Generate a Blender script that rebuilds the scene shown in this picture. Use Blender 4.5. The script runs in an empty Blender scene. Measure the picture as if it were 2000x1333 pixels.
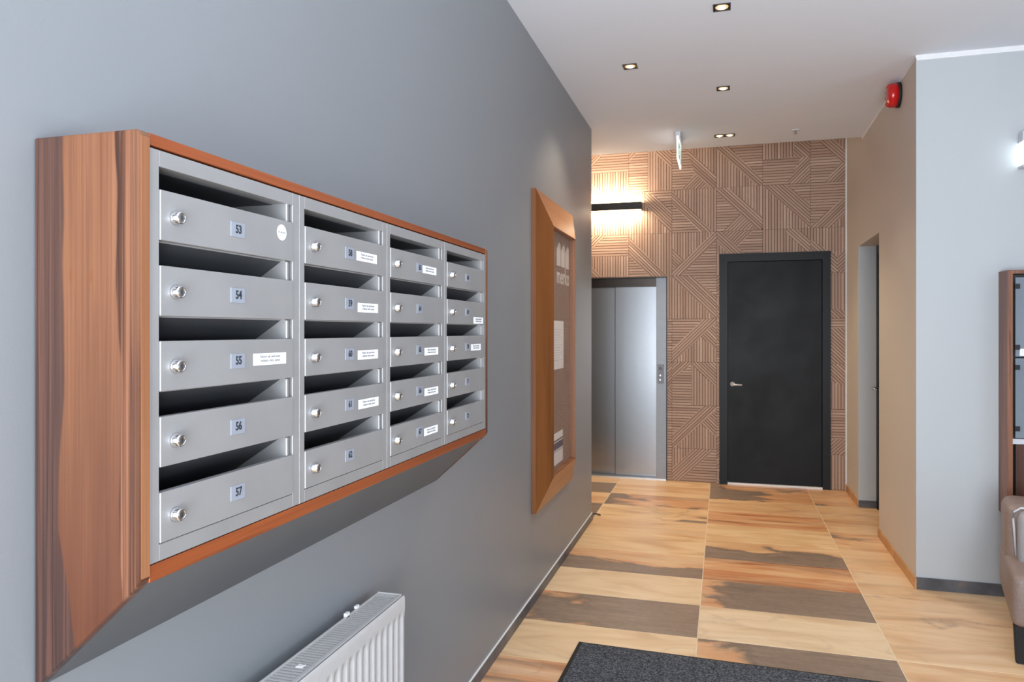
import bpy, bmesh, math, random
from mathutils import Vector, Matrix

random.seed(7)
sc = bpy.context.scene
COL = sc.collection

# ------------------------------------------------------------------ camera
cam_d = bpy.data.cameras.new('camera')
cam = bpy.data.objects.new('camera', cam_d)
COL.objects.link(cam)
cam.location = (0, 0, 1.363)
cam.rotation_euler = (math.radians(90), 0, math.radians(16.1625))
cam_d.sensor_width = 36.0
cam_d.lens = 36.0 * 1423.4 / 2000.0
cam_d.shift_y = -19.1 / 2000.0
cam_d.clip_start = 0.02
cam_d.dof.use_dof = True
cam_d.dof.focus_distance = 1.5
cam_d.dof.aperture_fstop = 13.0
sc.camera = cam

# ------------------------------------------------------------------ world, daylight, exposure
w = bpy.data.worlds.new('world'); sc.world = w; w.use_nodes = True
w.node_tree.nodes['Background'].inputs[0].default_value = (0.72, 0.82, 1.0, 1)
w.node_tree.nodes['Background'].inputs[1].default_value = 1.0

sc.view_settings.view_transform = 'Standard'
sc.view_settings.look = 'None'
sc.view_settings.gamma = 1.0
sc.view_settings.use_curve_mapping = False
sc.view_settings.exposure = -0.44


def area_light(name, loc, rot, sx, sy, power, color):
    d = bpy.data.lights.new(name, 'AREA')
    d.shape = 'RECTANGLE'; d.size = sx; d.size_y = sy; d.energy = power; d.color = color
    o = bpy.data.objects.new(name, d); COL.objects.link(o)
    o.location = loc; o.rotation_euler = rot
    return o


# daylight entering through the glazed entrance behind the camera and the side window of the lobby
DAY = (0.86, 0.93, 1.0)
area_light('daylight_front', (0.2, -1.42, 1.35), (math.radians(90), 0, 0), 2.0, 2.4, 205, DAY)
area_light('daylight_side', (3.45, 0.6, 1.5), (math.radians(90), 0, math.radians(90)), 2.6, 2.0, 36, (0.92, 0.96, 1.0))
# added upward fill lights at the same openings, there to brighten the ceiling
g1 = area_light('ceiling_fill_front', (0.2, -1.44, 0.8), (math.radians(128), 0, 0), 2.0, 1.4, 60, DAY)
g2 = area_light('ceiling_fill_side', (3.47, 0.6, 0.9), (math.radians(128), 0, math.radians(90)), 2.6, 0.9, 50, DAY)
g1.data.spread = g2.data.spread = math.radians(110)

# ------------------------------------------------------------------ materials
MATS = {}


def srgb(r, g, b):
    def f(c):
        c /= 255.0
        return c / 12.92 if c <= 0.04045 else ((c + 0.055) / 1.055) ** 2.4
    return (f(r), f(g), f(b), 1.0)


class NT:
    """small helper around a material node tree"""
    def __init__(self, name):
        self.m = bpy.data.materials.new(name); self.m.use_nodes = True
        self.t = self.m.node_tree; self.n = self.t.nodes
        self.b = self.n['Principled BSDF']
        MATS[name] = self.m

    def add(self, typ, **kw):
        nd = self.n.new(typ)
        for k, v in kw.items():
            setattr(nd, k, v)
        return nd

    def link(self, a, b):
        self.t.links.new(a, b)

    def setv(self, sock, v):
        if hasattr(v, 'is_output') or isinstance(v, bpy.types.NodeSocket):
            self.link(v, sock)
        else:
            sock.default_value = v

    def math(self, op, a, b=0.0, c=None):
        nd = self.add('ShaderNodeMath', operation=op)
        self.setv(nd.inputs[0], a); self.setv(nd.inputs[1], b)
        if c is not None:
            self.setv(nd.inputs[2], c)
        return nd.outputs[0]

    def mix(self, f, a, b):
        nd = self.add('ShaderNodeMix', data_type='RGBA')
        self.setv(nd.inputs[0], f); self.setv(nd.inputs[6], a); self.setv(nd.inputs[7], b)
        return nd.outputs[2]

    def ramp(self, f, stops, interp='LINEAR'):
        nd = self.add('ShaderNodeValToRGB'); cr = nd.color_ramp; cr.interpolation = interp
        while len(cr.elements) < len(stops):
            cr.elements.new(0.5)
        for e, (p, c) in zip(cr.elements, stops):
            e.position = p
            e.color = c if not isinstance(c, (int, float)) else (c, c, c, 1)
        self.setv(nd.inputs[0], f)
        return nd.outputs[0]

    def obj_coords(self):
        return self.add('ShaderNodeTexCoord').outputs['Object']

    def mapping(self, v, scale=(1, 1, 1), loc=(0, 0, 0)):
        nd = self.add('ShaderNodeMapping')
        self.link(v, nd.inputs[0]); self.setv(nd.inputs['Location'], loc); nd.inputs['Scale'].default_value = scale
        return nd.outputs[0]

    def noise(self, v, scale=1.0, detail=3.0, rough=0.5, dist=0.0, out='Fac'):
        nd = self.add('ShaderNodeTexNoise')
        self.link(v, nd.inputs['Vector']); nd.inputs['Scale'].default_value = scale
        nd.inputs['Detail'].default_value = detail; nd.inputs['Roughness'].default_value = rough
        nd.inputs['Distortion'].default_value = dist
        return nd.outputs[out]

    def bump(self, h, strength=0.2, dist=0.002):
        nd = self.add('ShaderNodeBump'); nd.inputs['Strength'].default_value = strength
        nd.inputs['Distance'].default_value = dist
        self.link(h, nd.inputs['Height']); self.link(nd.outputs[0], self.b.inputs['Normal'])

    def p(self, **kw):
        names = {'col': 'Base Color', 'rough': 'Roughness', 'metal': 'Metallic', 'spec': 'Specular IOR Level',
                 'em': 'Emission Color', 'es': 'Emission Strength', 'coat': 'Coat Weight', 'coatr': 'Coat Roughness',
                 'trans': 'Transmission Weight', 'sheen': 'Sheen Weight', 'ior': 'IOR', 'alpha': 'Alpha'}
        for k, v in kw.items():
            self.setv(self.b.inputs[names[k]], v)
        return self.m


def plain(name, rgb, rough=0.5, metal=0.0, spec=0.5, es=0.0, var=0.03, vscale=30.0, coat=0.0):
    t = NT(name)
    c = srgb(*rgb)
    n = t.noise(t.obj_coords(), vscale, 3)
    dark = tuple(x * (1 - var) for x in c[:3]) + (1,)
    lite = tuple(min(1, x * (1 + var)) for x in c[:3]) + (1,)
    t.p(col=t.ramp(n, [(0.3, dark), (0.7, lite)]), rough=rough, metal=metal, spec=spec, coat=coat)
    if es:
        t.p(em=c, es=es)
    return t.m


def mat_paint(name, rgb, rough=0.55, spec=0.35):
    t = NT(name); v = t.obj_coords()
    c = srgb(*rgb)
    n = t.noise(v, 1.3, 3)
    t.p(col=t.ramp(n, [(0.3, tuple(x * .97 for x in c[:3]) + (1,)), (0.7, c)]), rough=rough, spec=spec)
    t.bump(t.noise(v, 260, 2), 0.12, 0.001)
    return t.m


mat_paint('wall_paint', (186, 191, 195), 0.5, 0.35)
mat_paint('grey_paint', (129, 133, 138), 0.4, 0.45)
mat_paint('beige_paint', (202, 195, 187), 0.5, 0.4)
mat_paint('ceiling_paint', (224, 228, 236), 0.8, 0.2)
plain('white_trim', (232, 233, 235), 0.5)
plain('grout', (224, 208, 182), 0.8, vscale=8)
plain('black_metal', (22, 22, 24), 0.4, 0.0)
plain('black_frame', (13, 15, 19), 0.42, spec=0.25)
plain('chrome', (225, 226, 228), 0.12, 1.0, var=0.01)
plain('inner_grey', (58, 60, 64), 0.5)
plain('lock_core', (168, 168, 170), 0.3, 1.0)
plain('dark_slot', (8, 8, 9), 0.6)
plain('number_plate', (150, 157, 170), 0.45, 0.2)
plain('ink', (38, 41, 50), 0.6)
plain('grey_ink', (120, 124, 130), 0.7)
plain('paper', (240, 241, 243), 0.6, var=0.015)
plain('white_plastic', (235, 236, 238), 0.4)
plain('light_grey_plastic', (205, 206, 214), 0.45)
plain('board_white', (226, 218, 210), 0.6)
plain('alarm_red', (196, 8, 12), 0.25, coat=0.4)
plain('dark_steel', (74, 68, 64), 0.3, 1.0)
plain('matte_steel', (138, 141, 146), 0.45, 0.6)
plain('panel_grey', (126, 128, 133), 0.5, 0.3)
plain('satin_nickel', (206, 207, 210), 0.4, 0.4)
plain('rubber', (18, 18, 19), 0.7)
plain('radiator_white', (184, 183, 184), 0.32)
plain('aluminium', (205, 208, 212), 0.35, 1.0)
plain('poster_blue', (44, 62, 96), 0.6)
plain('poster_grey', (196, 200, 208), 0.6)
plain('dark_red_display', (60, 6, 22), 0.25)
plain('leather_piping', (196, 196, 200), 0.5)
plain('backing', (60, 45, 38), 0.8)
plain('hinge_black', (14, 15, 17), 0.4)
plain('graphite_board', (84, 87, 92), 0.5, var=0.05, vscale=6)

t = NT('steel_paint'); v = t.obj_coords()
n1 = t.noise(v, 900, 2); n2 = t.noise(v, 7, 3)
t.p(col=t.mix(t.math('MULTIPLY', n1, 0.35), t.ramp(n2, [(0.3, srgb(154, 154, 155)), (0.7, srgb(164, 164, 165))]), srgb(134, 134, 137)), rough=0.42, metal=0.35, spec=0.5)
t.bump(n1, 0.16, 0.0006)

t = NT('stainless'); v = t.obj_coords()
br = t.noise(t.mapping(v, (300, 300, 2)), 1.0, 3)
t.p(col=t.ramp(br, [(0.35, srgb(152, 155, 160)), (0.65, srgb(157, 160, 164))]), metal=1.0, rough=0.27)

t = NT('black_door'); v = t.obj_coords()
g = t.noise(t.mapping(v, (160, 160, 5)), 1.0, 4, 0.6)
blot = t.noise(v, 2.6, 4, 0.6)
t.p(col=t.mix(t.math('MULTIPLY', g, 0.5), srgb(7, 8, 10), srgb(19, 21, 25)), rough=t.ramp(blot, [(0.35, 0.42), (0.65, 0.5)]), spec=0.22)
t.bump(g, 0.25, 0.001)


def wood(name, light, mid, dark, along='z', scale=1.0, streak=0.5, rough=0.38, seedloc=(0, 0, 0)):
    """veneer with fine grain and darker streaks running along one axis"""
    t = NT(name); v = t.obj_coords()
    ax = {'x': (0.35, 7, 7), 'y': (7, 0.35, 7), 'z': (7, 7, 0.35)}[along]
    fx = {'x': (3, 260, 260), 'y': (260, 3, 260), 'z': (260, 260, 3)}[along]
    big = t.noise(t.mapping(v, tuple(a * scale for a in ax), seedloc), 1.6, 4, 0.55, 0.6)
    fine = t.noise(t.mapping(v, fx), 1.0, 3, 0.6)
    lines = t.noise(t.mapping(v, tuple(a * scale * 5 for a in ax), seedloc), 1.4, 3, 0.6, 0.4)
    c = t.ramp(big, [(0.28, srgb(*dark)), (0.42, srgb(*mid)), (0.6, srgb(*light)), (0.78, srgb(*mid))])
    sm = t.ramp(lines, [(0.60, 0.0), (0.68, 1.0)])
    c = t.mix(t.math('MULTIPLY', sm, streak), c, srgb(*dark))
    c = t.mix(t.math('MULTIPLY', t.ramp(fine, [(0.4, 0.0), (0.62, 1.0)]), 0.22), c, srgb(*dark))
    t.p(col=c, rough=rough, spec=0.5)
    t.bump(fine, 0.08, 0.0006)
    return t.m


wood('board_wood', (150, 80, 42), (136, 68, 33), (76, 36, 19), 'y', 1.0, 0.35)
wood('frame_wood', (128, 78, 36), (116, 68, 29), (80, 43, 18), 'z', 0.7, 0.25, 0.35)
wood('frame_wood_cross', (158, 102, 56), (146, 90, 46), (104, 60, 28), 'y', 0.7, 0.25, 0.35)
wood('walnut', (150, 100, 76), (122, 82, 66), (72, 48, 40), 'z', 1.2, 0.7, 0.4)
wood('dark_walnut', (96, 58, 40), (78, 46, 34), (44, 28, 22), 'z', 1.2, 0.7, 0.4)
wood('edge_wood', (148, 100, 68), (138, 90, 60), (104, 64, 42), 'z', 1.0, 0.3, 0.4)

# tall side panel veneer: pale heartwood, plum-brown band by the wall, tight streaks by the front
t = NT('side_veneer'); v = t.obj_coords()
sep = t.add('ShaderNodeSeparateXYZ'); t.link(v, sep.inputs[0])
X, Z = sep.outputs[0], sep.outputs[2]
wob = t.math('MULTIPLY', t.math('SUBTRACT', t.noise(t.mapping(v, (1.5, 0, 1.6)), 1.6, 2), 0.5), 0.045)
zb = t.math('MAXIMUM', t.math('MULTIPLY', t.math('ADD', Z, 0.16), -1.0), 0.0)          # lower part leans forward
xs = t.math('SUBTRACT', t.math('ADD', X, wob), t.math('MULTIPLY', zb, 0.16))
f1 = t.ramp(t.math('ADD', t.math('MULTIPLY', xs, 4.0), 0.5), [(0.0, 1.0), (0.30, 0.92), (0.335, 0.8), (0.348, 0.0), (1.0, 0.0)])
lines = t.noise(t.mapping(v, (120, 1, 1.2)), 1.0, 3, 0.6, 0.8)
wob2 = t.math('MULTIPLY', t.math('SUBTRACT', t.noise(t.mapping(v, (3, 0, 2.4), (5, 0, 2)), 1.7, 2), 0.5), 0.03)
xr = t.math('ADD', t.math('ADD', X, wob2), t.math('MULTIPLY', Z, 0.02))
f2 = t.ramp(t.math('ADD', t.math('MULTIPLY', xr, 4.0), 0.5), [(0.0, 0.0), (0.715, 0.0), (0.725, 1.0), (0.79, 0.75), (0.85, 0.35), (0.90, 0.0)])
fine = t.noise(t.mapping(v, (420, 420, 4)), 1.0, 3, 0.6)
heart = t.noise(t.mapping(v, (20, 1, 0.9)), 1.0, 4, 0.55, 0.3)
hl = t.noise(t.mapping(v, (95, 1, 0.8), (2, 0, 5)), 1.0, 3, 0.6, 0.5)
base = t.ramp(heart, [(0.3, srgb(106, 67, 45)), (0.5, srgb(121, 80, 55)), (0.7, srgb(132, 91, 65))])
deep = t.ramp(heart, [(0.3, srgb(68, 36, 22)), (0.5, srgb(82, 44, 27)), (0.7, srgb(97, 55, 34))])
base = t.mix(t.ramp(t.math('ADD', t.math('MULTIPLY', Z, -1.25), 0.5), [(0.25, 0.0), (0.85, 1.0)]), base, deep)   # darker and redder towards the bottom
base = t.mix(t.math('MULTIPLY', t.ramp(hl, [(0.50, 0.0), (0.68, 1.0)]), 0.45), base, srgb(84, 48, 32))
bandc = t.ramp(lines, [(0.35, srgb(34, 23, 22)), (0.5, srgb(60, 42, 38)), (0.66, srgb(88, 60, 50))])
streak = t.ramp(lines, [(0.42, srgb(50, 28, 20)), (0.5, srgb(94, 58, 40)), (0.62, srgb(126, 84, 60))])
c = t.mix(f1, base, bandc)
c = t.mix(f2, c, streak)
c = t.mix(t.math('MULTIPLY', t.ramp(fine, [(0.4, 0.0), (0.62, 1.0)]), 0.25), c, srgb(66, 36, 24))
# two small pin knots
for kx, kz in ((-0.026, 0.19), (0.008, 0.188)):
    dx = t.math('MULTIPLY', t.math('SUBTRACT', X, kx), 3.2)
    dz = t.math('SUBTRACT', Z, kz)
    d = t.math('SQRT', t.math('ADD', t.math('MULTIPLY', dx, dx), t.math('MULTIPLY', dz, dz)))
    k = t.ramp(t.math('MULTIPLY', d, 10.0), [(0.03, 0.75), (0.13, 0.0)])
    c = t.mix(k, c, srgb(112, 62, 30))
t.p(col=c, rough=0.36, spec=0.5)
t.bump(fine, 0.08, 0.0005)

# carved slat wall, tone per slat in a colour attribute
t = NT('slat_wood'); v = t.obj_coords()
at = t.add('ShaderNodeAttribute', attribute_name='tone')
fine = t.noise(v, 46, 4, 0.65)
c = t.ramp(at.outputs['Fac'], [(0.0, srgb(164, 136, 119)), (0.5, srgb(181, 153, 135)), (1.0, srgb(200, 173, 155))])
c = t.mix(t.math('MULTIPLY', fine, 0.4), c, srgb(148, 118, 101))
t.p(col=c, rough=0.5, spec=0.3)
plain('slat_groove', (104, 76, 61), 0.7, var=0.08, vscale=20)

# floor tile: marbled sandstone porcelain; every tile carries its own numbers
t = NT('floor_tile'); v0 = t.obj_coords()


def oattr(nm):
    return t.add('ShaderNodeAttribute', attribute_type='OBJECT', attribute_name=nm).outputs['Fac']


seed, dark, du, dv, orange, vein, warm = [oattr(k) for k in ('seed', 'dark', 'du', 'dv', 'orange', 'vein', 'warm')]
sh = t.add('ShaderNodeCombineXYZ'); t.link(t.math('MULTIPLY', seed, 3.7), sh.inputs[0]); t.link(t.math('MULTIPLY', seed, 5.3), sh.inputs[1]); t.link(t.math('MULTIPLY', seed, 7.1), sh.inputs[2])
av = t.add('ShaderNodeVectorMath', operation='ADD'); t.link(v0, av.inputs[0]); t.link(sh.outputs[0], av.inputs[1])
v = av.outputs[0]
s0 = t.add('ShaderNodeSeparateXYZ'); t.link(v0, s0.inputs[0])
U, V = s0.outputs[0], s0.outputs[1]
grain = t.noise(t.mapping(v, (1.5, 5.5, 1)), 1.0, 3, 0.5, 1.6)
fineg = t.noise(t.mapping(v, (3.0, 26, 1)), 1.0, 4, 0.6, 1.2)
speck = t.noise(v, 38, 4, 0.65)
cream = t.ramp(grain, [(0.28, srgb(208, 168, 120)), (0.45, srgb(226, 192, 144)), (0.62, srgb(236, 208, 164)), (0.8, srgb(220, 182, 132))])
pale = t.ramp(grain, [(0.30, srgb(214, 186, 150)), (0.5, srgb(228, 204, 170)), (0.7, srgb(236, 214, 184))])
c = t.mix(warm, pale, cream)
strk = t.noise(t.mapping(v, (0.8, 13, 1)), 1.0, 4, 0.55, 0.8)
oc = t.ramp(strk, [(0.32, srgb(130, 84, 62)), (0.42, srgb(190, 124, 84)), (0.54, srgb(208, 148, 102)), (0.7, srgb(222, 178, 132))])
om = t.math('MULTIPLY', orange, t.ramp(grain, [(0.3, 1.0), (0.75, 0.45)]))
c = t.mix(om, c, oc)
# veins
vn = t.noise(t.mapping(v, (1.5, 3.4, 1), (3, 1, 0)), 1.0, 2, 0.45, 0.5)
vl = t.math('ABSOLUTE', t.math('SUBTRACT', vn, 0.5))
vm = t.math('MULTIPLY', t.math('MULTIPLY', t.ramp(vl, [(0.0, 1.0), (0.022, 0.0)]), vein), t.ramp(speck, [(0.35, 0.3), (0.6, 1.0)]))
c = t.mix(t.math('MULTIPLY', vm, 0.6), c, srgb(126, 106, 90))
# grey-brown sediment patch with an orange fringe
pn = t.noise(t.mapping(v, (2.2, 4.6, 1), (9, 4, 0)), 1.0, 4, 0.5, 0.7)
field = t.math('ADD', t.math('ADD', t.math('MULTIPLY', t.math('SUBTRACT', pn, 0.5), oattr('amp')), dark), t.math('ADD', t.math('MULTIPLY', U, du), t.math('MULTIPLY', V, dv)))
fm = t.math('ADD', t.math('ADD', field, 0.5), t.math('MULTIPLY', t.math('SUBTRACT', speck, 0.5), 0.10))
fr = t.ramp(fm, [(0.34, 0.0), (0.47, 1.0), (0.53, 0.0)])
c = t.mix(t.math('MULTIPLY', fr, 0.5), c, srgb(208, 150, 106))
gm = t.ramp(fm, [(0.47, 0.0), (0.56, 1.0)])
gc = t.ramp(t.math('ADD', t.math('MULTIPLY', speck, 0.35), t.math('MULTIPLY', fineg, 0.65)), [(0.32, srgb(122, 106, 93)), (0.5, srgb(140, 122, 107)), (0.68, srgb(156, 138, 120))])
ge = t.ramp(fm, [(0.50, 1.0), (0.64, 0.0)])
gc = t.mix(t.math('MULTIPLY', ge, 0.6), gc, srgb(94, 84, 77))
c = t.mix(gm, c, gc)
c = t.mix(t.math('MULTIPLY', t.ramp(fineg, [(0.5, 0.0), (0.7, 1.0)]), 0.09), c, srgb(164, 120, 84))
t.p(col=c, rough=0.34, spec=0.5)

t = NT('stone_plinth'); v = t.obj_coords()
n = t.noise(v, 5, 4, 0.6)
t.p(col=t.ramp(n, [(0.35, srgb(66, 68, 74)), (0.55, srgb(92, 93, 98)), (0.75, srgb(124, 110, 98))]), rough=0.4)
t = NT('tan_plinth'); v = t.obj_coords()
n = t.noise(v, 5, 4, 0.6)
t.p(col=t.ramp(n, [(0.3, srgb(158, 108, 66)), (0.6, srgb(206, 156, 106))]), rough=0.4)

t = NT('mat_pile'); v = t.obj_coords()
n = t.noise(v, 330, 2, 0.8); n2 = t.noise(v, 150, 3, 0.7)
t.p(col=t.ramp(n2, [(0.36, srgb(44, 46, 51)), (0.52, srgb(84, 87, 93)), (0.66, srgb(130, 134, 142))]), rough=0.95, spec=0.1)
t.bump(n, 0.9, 0.004)

t = NT('taupe_leather'); v = t.obj_coords()
n = t.noise(v, 180, 3, 0.6)
t.p(col=t.ramp(n, [(0.3, srgb(124, 106, 98)), (0.7, srgb(142, 124, 115))]), rough=0.5)
t.bump(n, 0.15, 0.001)
t = NT('grey_leather'); v = t.obj_coords()
n = t.noise(v, 180, 3, 0.6)
t.p(col=t.ramp(n, [(0.3, srgb(150, 152, 158)), (0.7, srgb(168, 170, 176))]), rough=0.5)

t = NT('board_brown'); v = t.obj_coords()
n = t.noise(v, 9, 3)
t.p(col=t.ramp(n, [(0.3, srgb(134, 114, 106)), (0.7, srgb(144, 124, 115))]), rough=0.5)

t = NT('frosted_glass'); v = t.obj_coords()
t.p(col=t.ramp(t.noise(v, 3, 2), [(0.3, srgb(120, 130, 142)), (0.7, srgb(130, 140, 150))]), rough=0.18, spec=0.6)


def mat_clear_glass(name, refl=0.9, tint=(1, 1, 1, 1)):
    m = bpy.data.materials.new(name); m.use_nodes = True; nt = m.node_tree; ns = nt.nodes
    for nd in list(ns):
        if nd.type != 'OUTPUT_MATERIAL':
            ns.remove(nd)
    out = [nd for nd in ns if nd.type == 'OUTPUT_MATERIAL'][0]
    tr = ns.new('ShaderNodeBsdfTransparent'); tr.inputs[0].default_value = tint
    gl = ns.new('ShaderNodeBsdfGlossy'); gl.inputs['Roughness'].default_value = 0.02
    fr = ns.new('ShaderNodeFresnel'); fr.inputs[0].default_value = 1.45
    mu = ns.new('ShaderNodeMath'); mu.operation = 'MULTIPLY'; mu.inputs[1].default_value = refl
    mx = ns.new('ShaderNodeMixShader')
    nt.links.new(fr.outputs[0], mu.inputs[0]); nt.links.new(mu.outputs[0], mx.inputs[0])
    nt.links.new(tr.outputs[0], mx.inputs[1]); nt.links.new(gl.outputs[0], mx.inputs[2])
    nt.links.new(mx.outputs[0], out.inputs[0]); MATS[name] = m


mat_clear_glass('clear_glass', 0.3)
mat_clear_glass('dark_glass', 1.0, (0.25, 0.28, 0.32, 1))


def emit(name, rgb, strength):
    t = NT(name); n = t.noise(t.obj_coords(), 12, 2)
    t.p(col=srgb(*rgb), em=t.ramp(n, [(0.2, srgb(*rgb)), (0.8, tuple(min(1, x * 1.05) for x in srgb(*rgb)[:3]) + (1,))]), es=strength, rough=0.4)


emit('lamp_warm', (255, 214, 160), 14.0)
emit('bulb_warm', (255, 226, 180), 7.0)
emit('reflector_warm', (232, 196, 150), 0.75)
emit('tube_white', (238, 250, 255), 5.0)
emit('exit_white', (244, 250, 250), 1.6)
emit('exit_green', (70, 150, 96), 0.55)

# ------------------------------------------------------------------ geometry helpers
WORG = {}   # world origin of every object made here


def box(bm, x0, x1, y0, y1, z0, z1, bev=0.0, seg=2, mi=0):
    vs = [bm.verts.new(p) for p in ((x0, y0, z0), (x1, y0, z0), (x1, y1, z0), (x0, y1, z0), (x0, y0, z1), (x1, y0, z1), (x1, y1, z1), (x0, y1, z1))]
    fs = [bm.faces.new([vs[i] for i in q]) for q in ((0, 3, 2, 1), (4, 5, 6, 7), (0, 1, 5, 4), (1, 2, 6, 5), (2, 3, 7, 6), (3, 0, 4, 7))]
    for f in fs:
        f.material_index = mi
    if bev > 0:
        es = list({e for f in fs for e in f.edges})
        bmesh.ops.bevel(bm, geom=es, offset=bev, segments=seg, affect='EDGES', profile=0.5)
    return fs


def prism(bm, pts, axis, a0, a1, bev=0.0, mi=0):
    """extrude a 2-D outline along an axis: axis 'x' -> pts are (y,z); 'y' -> (x,z); 'z' -> (x,y)"""
    def P(p, a):
        return {'x': (a, p[0], p[1]), 'y': (p[0], a, p[1]), 'z': (p[0], p[1], a)}[axis]
    v0 = [bm.verts.new(P(p, a0)) for p in pts]; v1 = [bm.verts.new(P(p, a1)) for p in pts]
    fs = [bm.faces.new(v0), bm.faces.new(list(reversed(v1)))]
    n = len(pts)
    for i in range(n):
        fs.append(bm.faces.new([v0[(i + 1) % n], v0[i], v1[i], v1[(i + 1) % n]]))
    for f in fs:
        f.material_index = mi
    if bev > 0:
        es = list({e for f in fs for e in f.edges})
        bmesh.ops.bevel(bm, geom=es, offset=bev, segments=2, affect='EDGES')
    return fs


def lathe(bm, prof, center, axis, seg=24, mi=0):
    """prof: list of (along, radius) along axis from center; capped ends"""
    c = Vector(center)
    ax = {'x': (Vector((1, 0, 0)), Vector((0, 1, 0)), Vector((0, 0, 1))), '-x': (Vector((-1, 0, 0)), Vector((0, 1, 0)), Vector((0, 0, 1))),
          'y': (Vector((0, 1, 0)), Vector((1, 0, 0)), Vector((0, 0, 1))), '-y': (Vector((0, -1, 0)), Vector((1, 0, 0)), Vector((0, 0, 1))),
          'z': (Vector((0, 0, 1)), Vector((1, 0, 0)), Vector((0, 1, 0))), '-z': (Vector((0, 0, -1)), Vector((1, 0, 0)), Vector((0, 1, 0)))}[axis]
    rings = []
    for a, r in prof:
        rings.append([bm.verts.new(c + ax[0] * a + (ax[1] * math.cos(2 * math.pi * k / seg) + ax[2] * math.sin(2 * math.pi * k / seg)) * r) for k in range(seg)])
    for i in range(len(rings) - 1):
        for k in range(seg):
            f = bm.faces.new([rings[i][k], rings[i][(k + 1) % seg], rings[i + 1][(k + 1) % seg], rings[i + 1][k]])
            f.material_index = mi; f.smooth = True
    for r in (rings[0], rings[-1]):
        f = bm.faces.new(r); f.material_index = mi


def tube(bm, pts, r, seg=10, mi=0):
    rings = []
    pts = [Vector(p) for p in pts]
    for i, p in enumerate(pts):
        d = (pts[min(i + 1, len(pts) - 1)] - pts[max(i - 1, 0)]).normalized()
        up = Vector((0, 0, 1)) if abs(d.z) < 0.9 else Vector((1, 0, 0))
        a = d.cross(up).normalized(); b = d.cross(a).normalized()
        rings.append([bm.verts.new(p + (a * math.cos(2 * math.pi * k / seg) + b * math.sin(2 * math.pi * k / seg)) * r) for k in range(seg)])
    for i in range(len(rings) - 1):
        for k in range(seg):
            f = bm.faces.new([rings[i][k], rings[i][(k + 1) % seg], rings[i + 1][(k + 1) % seg], rings[i + 1][k]]); f.smooth = True; f.material_index = mi
    bm.faces.new(rings[0]).material_index = mi; bm.faces.new(rings[-1]).material_index = mi


def tag(o, label=None, cat=None, group=None, kind=None):
    if label: o['label'] = label
    if cat: o['category'] = cat
    if group: o['group'] = group
    if kind: o['kind'] = kind
    return o


def empty(name, loc, label=None, cat=None, group=None, kind=None, parent=None):
    o = bpy.data.objects.new(name, None); COL.objects.link(o)
    o.empty_display_size = 0.05
    WORG[o.name] = Vector(loc)
    if parent:
        o.parent = parent; o.location = Vector(loc) - WORG[parent.name]
    else:
        o.location = loc
    return tag(o, label, cat, group, kind)


def obj(name, bm, mats, parent=None, label=None, cat=None, group=None, kind=None, base=False, recalc=True):
    """bmesh in world coordinates -> object whose origin is its centre (or base centre)"""
    if recalc:
        bmesh.ops.recalc_face_normals(bm, faces=bm.faces)
    xs = [v.co for v in bm.verts]
    lo = Vector((min(p.x for p in xs), min(p.y for p in xs), min(p.z for p in xs)))
    hi = Vector((max(p.x for p in xs), max(p.y for p in xs), max(p.z for p in xs)))
    c = (lo + hi) / 2
    if base:
        c.z = lo.z
    bmesh.ops.translate(bm, verts=bm.verts, vec=-c)
    me = bpy.data.meshes.new(name); bm.to_mesh(me); bm.free()
    return link(name, me, c, mats, parent, label, cat, group, kind)


def link(name, me, c, mats=None, parent=None, label=None, cat=None, group=None, kind=None):
    if mats is not None and not me.materials:
        for m in ([mats] if isinstance(mats, str) else mats):
            me.materials.append(MATS[m])
    o = bpy.data.objects.new(name, me); COL.objects.link(o)
    c = Vector(c); WORG[o.name] = c
    if parent:
        o.parent = parent; o.location = c - WORG[parent.name]
    else:
        o.location = c
    return tag(o, label, cat, group, kind)


def nb():
    return bmesh.new()


def bx(name, dims, mat, parent=None, bev=0.0, **kw):
    bm = nb(); box(bm, *dims, bev=bev)
    return obj(name, bm, mat, parent, **kw)


def text_mesh(name, s, size, facing, pos, mat, parent, depth=0.0006, align='CENTER', spacing=1.0, sx=1.0, bold=0.0):
    """flat lettering as mesh; facing '+x' (reads along +y) or '-y' (reads along +x)"""
    cu = bpy.data.curves.new(name + '_curve', 'FONT')
    cu.body = s; cu.size = size; cu.align_x = align; cu.align_y = 'CENTER'; cu.extrude = depth / 2; cu.space_character = spacing
    cu.offset = bold; cu.resolution_u = 3
    to = bpy.data.objects.new('tmp_text', cu); COL.objects.link(to)
    bpy.context.view_layer.update()
    me = bpy.data.meshes.new_from_object(to.evaluated_get(bpy.context.evaluated_depsgraph_get()))
    bpy.data.objects.remove(to); bpy.data.curves.remove(cu)
    if facing == '+x':
        M = Matrix(((0, 0, 1, 0), (sx, 0, 0, 0), (0, 1, 0, 0), (0, 0, 0, 1)))
    else:
        M = Matrix(((sx, 0, 0, 0), (0, 0, -1, 0), (0, 1, 0, 0), (0, 0, 0, 1)))
    me.transform(M); me.materials.clear()
    me.name = name
    return link(name, me, pos, mat, parent)


# ------------------------------------------------------------------ room shell
WX = -0.915          # left wall face
CZ = 2.823           # lobby ceiling
TOPZ = 3.16          # raised ceiling over the lift lobby
BY = 6.78            # face of the slat wall
SLAB = 5.99          # front edge of the raised part
END = 5.222          # corner where the left wall stops


def rx(y):           # right-hand wall face, very slightly out of parallel
    return 0.981 + (y - 4.3) * 0.0133


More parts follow.
